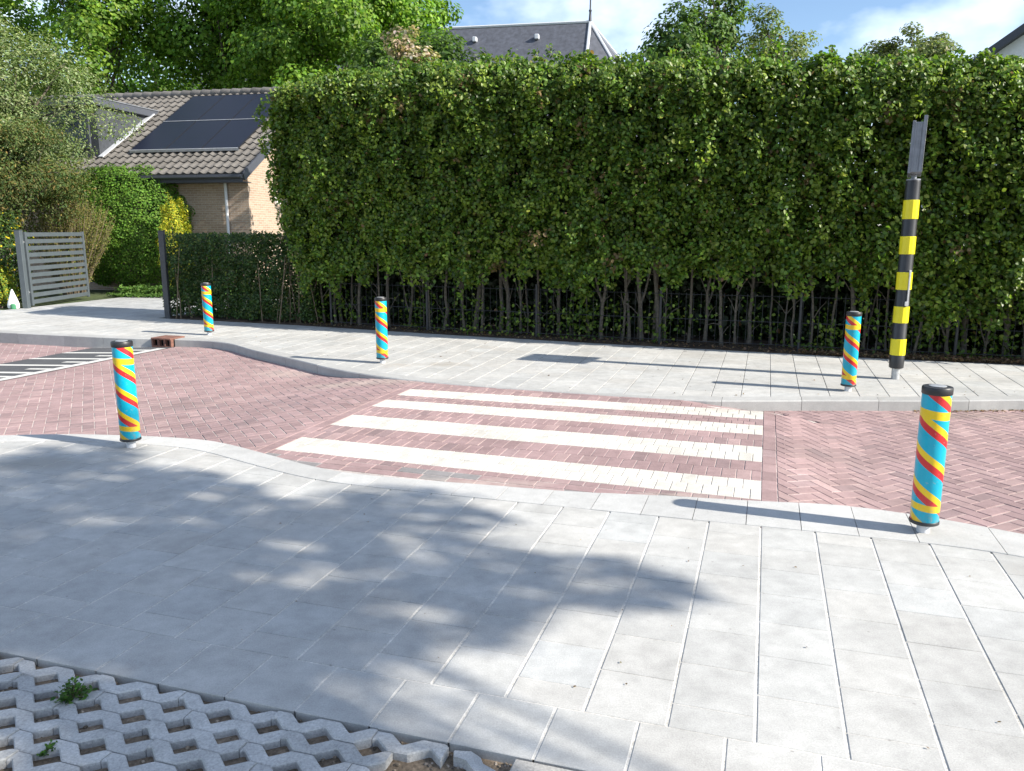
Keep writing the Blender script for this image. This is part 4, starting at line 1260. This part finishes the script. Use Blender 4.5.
# solar panels: two rows of three
for row, (t0, t1) in enumerate(((1.30, 3.22), (3.27, 5.19))):
    for c in range(3):
        x0 = -4.12+c*1.145; x1 = x0+1.13
        fr = MB()
        def slab_box(mb, xa, xb, ta, tb, h0, h1, uv=False):
            p = [rp(xa, ta, h0), rp(xb, ta, h0), rp(xb, tb, h0), rp(xa, tb, h0), rp(xa, ta, h1), rp(xb, ta, h1), rp(xb, tb, h1), rp(xa, tb, h1)]
            for f in ((0, 3, 2, 1), (0, 1, 5, 4), (1, 2, 6, 5), (2, 3, 7, 6), (3, 0, 4, 7)): mb.face([p[i] for i in f])
            mb.face([p[i] for i in (4, 5, 6, 7)], uv=[(0, 0), (xb-xa, 0), (xb-xa, tb-ta), (0, tb-ta)] if uv else None)
        gl_ = MB(); slab_box(gl_, x0+.012, x1-.012, t0+.012, t1-.012, .12, .151, True)
        sp = gl_.build('solar_panel', M['solar'], house)
        for (xa, xb, ta, tb) in ((x0, x1, t0, t0+.012), (x0, x1, t1-.012, t1), (x0, x0+.012, t0+.012, t1-.012), (x1-.012, x1, t0+.012, t1-.012)): slab_box(fr, xa, xb, ta, tb, .115, .155)
        fr.build('frame', M['panel_frame'], sp)
rl = MB()
for tt in (1.28, 3.237):
    p = [rp(-4.14, tt, .08), rp(-.69, tt, .08), rp(-.69, tt, .16), rp(-4.14, tt, .16)]
    q = [rp(-4.14, tt+.016, .08), rp(-.69, tt+.016, .08), rp(-.69, tt+.016, .16), rp(-4.14, tt+.016, .16)]
    rl.add(p+q, [(0, 1, 2, 3), (7, 6, 5, 4), (3, 2, 6, 7), (0, 4, 5, 1)])
rl.build('mounting_rail', M['zinc'], house)
# flat roofed dormer
DX0, DX1, DY0, DZ = -8.6, -5.05, .95, 5.28
ty = (DZ-EZ)/(RZ_-EZ)*RY
dm = MB()
zf0 = EZ+DY0/RY*(RZ_-EZ)
for xx, fl in ((DX1, False), (DX0, True)):
    q = [(xx, DY0, zf0), (xx, ty, DZ), (xx, DY0, DZ)]
    dm.face(q[::-1] if fl else q)
dm.face([(DX0, DY0, zf0), (DX1, DY0, zf0), (DX1, DY0, DZ), (DX0, DY0, DZ)])
do = dm.build('dormer', M['dormer_slate'], house)
b = MB(); b.box(((DX0+DX1)/2, (DY0+ty)/2-.05, DZ+.02), (DX1-DX0+.24, ty-DY0+.3, .20), 0, .01); b.build('dormer_roof', simple('dormer_fascia', (.055, .062, .078), .7), do)
b = MB(); b.box(((DX0+DX1)/2, (DY0+ty)/2-.05, DZ+.135), (DX1-DX0+.28, ty-DY0+.34, .03), 0, .005); b.build('roof_edging', M['alu'], do)
b = MB(); b.box(((DX0+DX1)/2, DY0-.02, (zf0+DZ)/2+.05), (DX1-DX0-.5, .05, DZ-zf0-.5), 0, .005); dw = b.build('window_frame', M['fascia'], do)
b = MB(); b.box(((DX0+DX1)/2, DY0-.035, (zf0+DZ)/2+.05), (DX1-DX0-.65, .05, DZ-zf0-.65), 0, .003); b.build('pane', M['glass'], do)
b = MB()
a0 = (DY0-.05)*sl/RY; a1 = (ty-.1)*sl/RY
p = [rp(DX1+.01, a0, .07), rp(DX1+.16, a0, .07), rp(DX1+.16, a1, .07), rp(DX1+.01, a1, .07)]; q = [rp(DX1+.01, a0, .10), rp(DX1+.16, a0, .10), rp(DX1+.16, a1, .10), rp(DX1+.01, a1, .10)]
b.add(p+q, [(3, 2, 1, 0), (4, 5, 6, 7), (0, 1, 5, 4), (1, 2, 6, 5), (2, 3, 7, 6), (3, 0, 4, 7)]); b.build('flashing', M['zinc'], do)

# ================================================================ CHURCH
CHA = R(-10.5)
church = empty('church', (6.4, 70.0, 0), 'church with a steep dark slate roof and an iron spike', 'church', rz=CHA)
AZ, CEZ, CR, CL = 18.4, 8.6, 8.2, -34
ap = [(0, -CR)]+[(CR*math.sin(R(a)), -CR*math.cos(R(a))) for a in (45, 90, 135)]+[(0, CR)]
b = MB()
b.face([(CL, -CR, CEZ), (0, -CR, CEZ), (0, 0, AZ), (CL, 0, AZ)]); b.face([(0, CR, CEZ), (CL, CR, CEZ), (CL, 0, AZ), (0, 0, AZ)])
for p, q in zip(ap, ap[1:]): b.face([(p[0], p[1], CEZ), (q[0], q[1], CEZ), (0, 0, AZ)])
b.face([(CL, CR, CEZ), (CL, -CR, CEZ), (CL, 0, AZ)])
cr_ = b.build('roof', M['slate'], church)
b = MB()
for p in ap: b.tube([(p[0]*1.004, p[1]*1.004, CEZ+.02), (0, 0, AZ+.03)], [.13, .13], 6)
b.tube([(CL, 0, AZ+.05), (0, 0, AZ+.05)], [.13, .13], 6)
b.build('ridge_capping', M['zinc'], cr_)
for x in (-4.2, -9.4):
    b = MB(); t = .13; b.box((x, -CR*t-.2, AZ-(AZ-CEZ)*t+.05), (.36, .5, .4), 0, .05); b.build('roof_vent', M['zinc'], cr_)
b = MB(); b.lathe([(.15, AZ-.1), (.11, AZ+.5), (.09, AZ+.8), (.13, AZ+.86), (.13, AZ+.94), (.07, AZ+1.0), (.05, AZ+2.6), (.09, AZ+2.65), (.09, AZ+2.75), (.04, AZ+2.8), (.03, AZ+4.2)], 10); b.build('finial', M['fascia'], church, smooth=True)
b = MB()
c0 = .94
pw_ = [(CL, -CR*c0), (0, -CR*c0)]+[(p[0]*c0, p[1]*c0) for p in ap[1:4]]+[(0, CR*c0), (CL, CR*c0), (CL, -CR*c0)]
for p, q in zip(pw_, pw_[1:]): wallq(b, p, q, -.05, CEZ)
b.build('wall', M['churchbrick'], church)
for x in np.arange(-30, 0, 4.5):
    b = MB(); b.box((x, -CR*c0, 4.6), (1.5, .12, 4.4), 0, .03); w_ = b.build('window', M['stucco'], church)
    b = MB(); b.box((x, -CR*c0-.06, 4.6), (1.2, .08, 4.1)); b.build('pane', M['glass'], w_)

# ================================================================ WHITE GABLED HOUSE RIGHT
wh = empty('gabled_house', (19.2, 25.0, 0), 'white gabled house with a dark verge at the right edge', 'house', rz=R(-36))
px0, pz, ex, ez = 0.0, 10.55, 6.6, 6.06
b = MB()
b.face([(-ex+.4, 0, -.05), (ex-.4, 0, -.05), (ex-.4, 0, ez), (0, 0, pz-.30), (-ex+.4, 0, ez)], uv=[(0, 0)]*5)
b.face([(-ex+.4, 9, -.05), (-ex+.4, 0, -.05), (-ex+.4, 0, ez), (-ex+.4, 9, ez)]); b.face([(ex-.4, 0, -.05), (ex-.4, 9, -.05), (ex-.4, 9, ez), (ex-.4, 0, ez)])
b.face([(ex-.4, 9, -.05), (-ex+.4, 9, -.05), (-ex+.4, 9, ez), (0, 9, pz-.3), (ex-.4, 9, ez)])
b.build('wall', M['stucco'], wh)
b = MB()
for s in (-1, 1):
    a = [(s*ex, -.35, ez-.02), (0, -.35, pz), (0, 9.3, pz), (s*ex, 9.3, ez-.02)]; c = [(p[0], p[1], p[2]-.26) for p in a]
    fs = [(0, 1, 2, 3), (7, 6, 5, 4), (0, 4, 5, 1), (1, 5, 6, 2), (2, 6, 7, 3), (3, 7, 4, 0)]
    b.add(a+c, fs)
b.build('roof', M['fascia'], wh)
b = MB(); b.box((-.2, -.03, 6.3), (1.6, .08, 1.5), 0, .02); w_ = b.build('window', M['white'], wh)
b = MB(); b.box((-.2, -.06, 6.3), (1.4, .06, 1.3)); b.build('pane', M['glass'], w_)

# ================================================================ SKY, SUN, CAMERA
AZI = R(21); ELEV = R(32)
to_sun = Vector((math.cos(AZI)*math.cos(ELEV), -math.sin(AZI)*math.cos(ELEV), math.sin(ELEV)))
w = D.worlds.new('World'); SC.world = w; w.use_nodes = True
nt = w.node_tree; nt.nodes.clear()
out = nt.nodes.new('ShaderNodeOutputWorld'); bg = nt.nodes.new('ShaderNodeBackground')
sky = nt.nodes.new('ShaderNodeTexSky'); sky.sky_type = 'NISHITA'; sky.sun_disc = False
sky.sun_elevation = ELEV
sky.sun_rotation = math.atan2(to_sun.x, to_sun.y)
sky.air_density = 1.0; sky.dust_density = .25; sky.ozone_density = 2.0
tc = nt.nodes.new('ShaderNodeTexCoord')
sp = nt.nodes.new('ShaderNodeSeparateXYZ'); lk(nt, tc.outputs['Generated'], sp.inputs[0])
dz = mth(nt, 'ADD', mth(nt, 'MAXIMUM', sp.outputs['Z'], 0.0), .12)
cv = nt.nodes.new('ShaderNodeCombineXYZ')
lk(nt, mth(nt, 'DIVIDE', sp.outputs['X'], dz), cv.inputs[0]); lk(nt, mth(nt, 'DIVIDE', sp.outputs['Y'], dz), cv.inputs[1])
cv.inputs[2].default_value = 7.1
cvec = nt.nodes.new('ShaderNodeVectorMath'); cvec.operation = 'MULTIPLY_ADD'; lk(nt, tc.outputs['Generated'], cvec.inputs[0]); cvec.inputs[1].default_value = (1, 1, 1.7); cvec.inputs[2].default_value = (8.2, 3.3, 1.1)
cn = noise(nt, cvec.outputs[0], 3.6, 6, .5)
cf = ramp(nt, cn, [(.47, 0.0), (.68, 1.0)])
cl = mix(nt, mth(nt, 'MULTIPLY', cf, .85), sky.outputs[0], (9.8, 10.3, 11.0))
cl = mix(nt, 1.0, cl, (.98, 1.0, 1.04), 'MULTIPLY')
lk(nt, cl, bg.inputs['Color']); bg.inputs['Strength'].default_value = .085
lk(nt, bg.outputs[0], out.inputs['Surface'])
sun = D.lights.new('sun', 'SUN'); sun.energy = 4.7; sun.angle = R(.55); sun.color = (1.0, .93, .82)
so_ = D.objects.new('sun', sun); link(so_)
so_.rotation_euler = (-to_sun).to_track_quat('-Z', 'Y').to_euler()

cam = D.cameras.new('camera'); cam.sensor_width = 36; cam.sensor_fit = 'HORIZONTAL'
cam.lens = 36*800/1024; cam.clip_start = .05; cam.clip_end = 4000
co = D.objects.new('camera', cam); link(co)
co.location = (0, 0, 1.71); co.rotation_euler = (R(90-11.0), 0, 0)
SC.camera = co
SC.view_settings.view_transform = 'Standard'; SC.view_settings.look = 'None'
SC.view_settings.gamma = 1; SC.view_settings.use_curve_mapping = False
SC.view_settings.exposure = 1.2
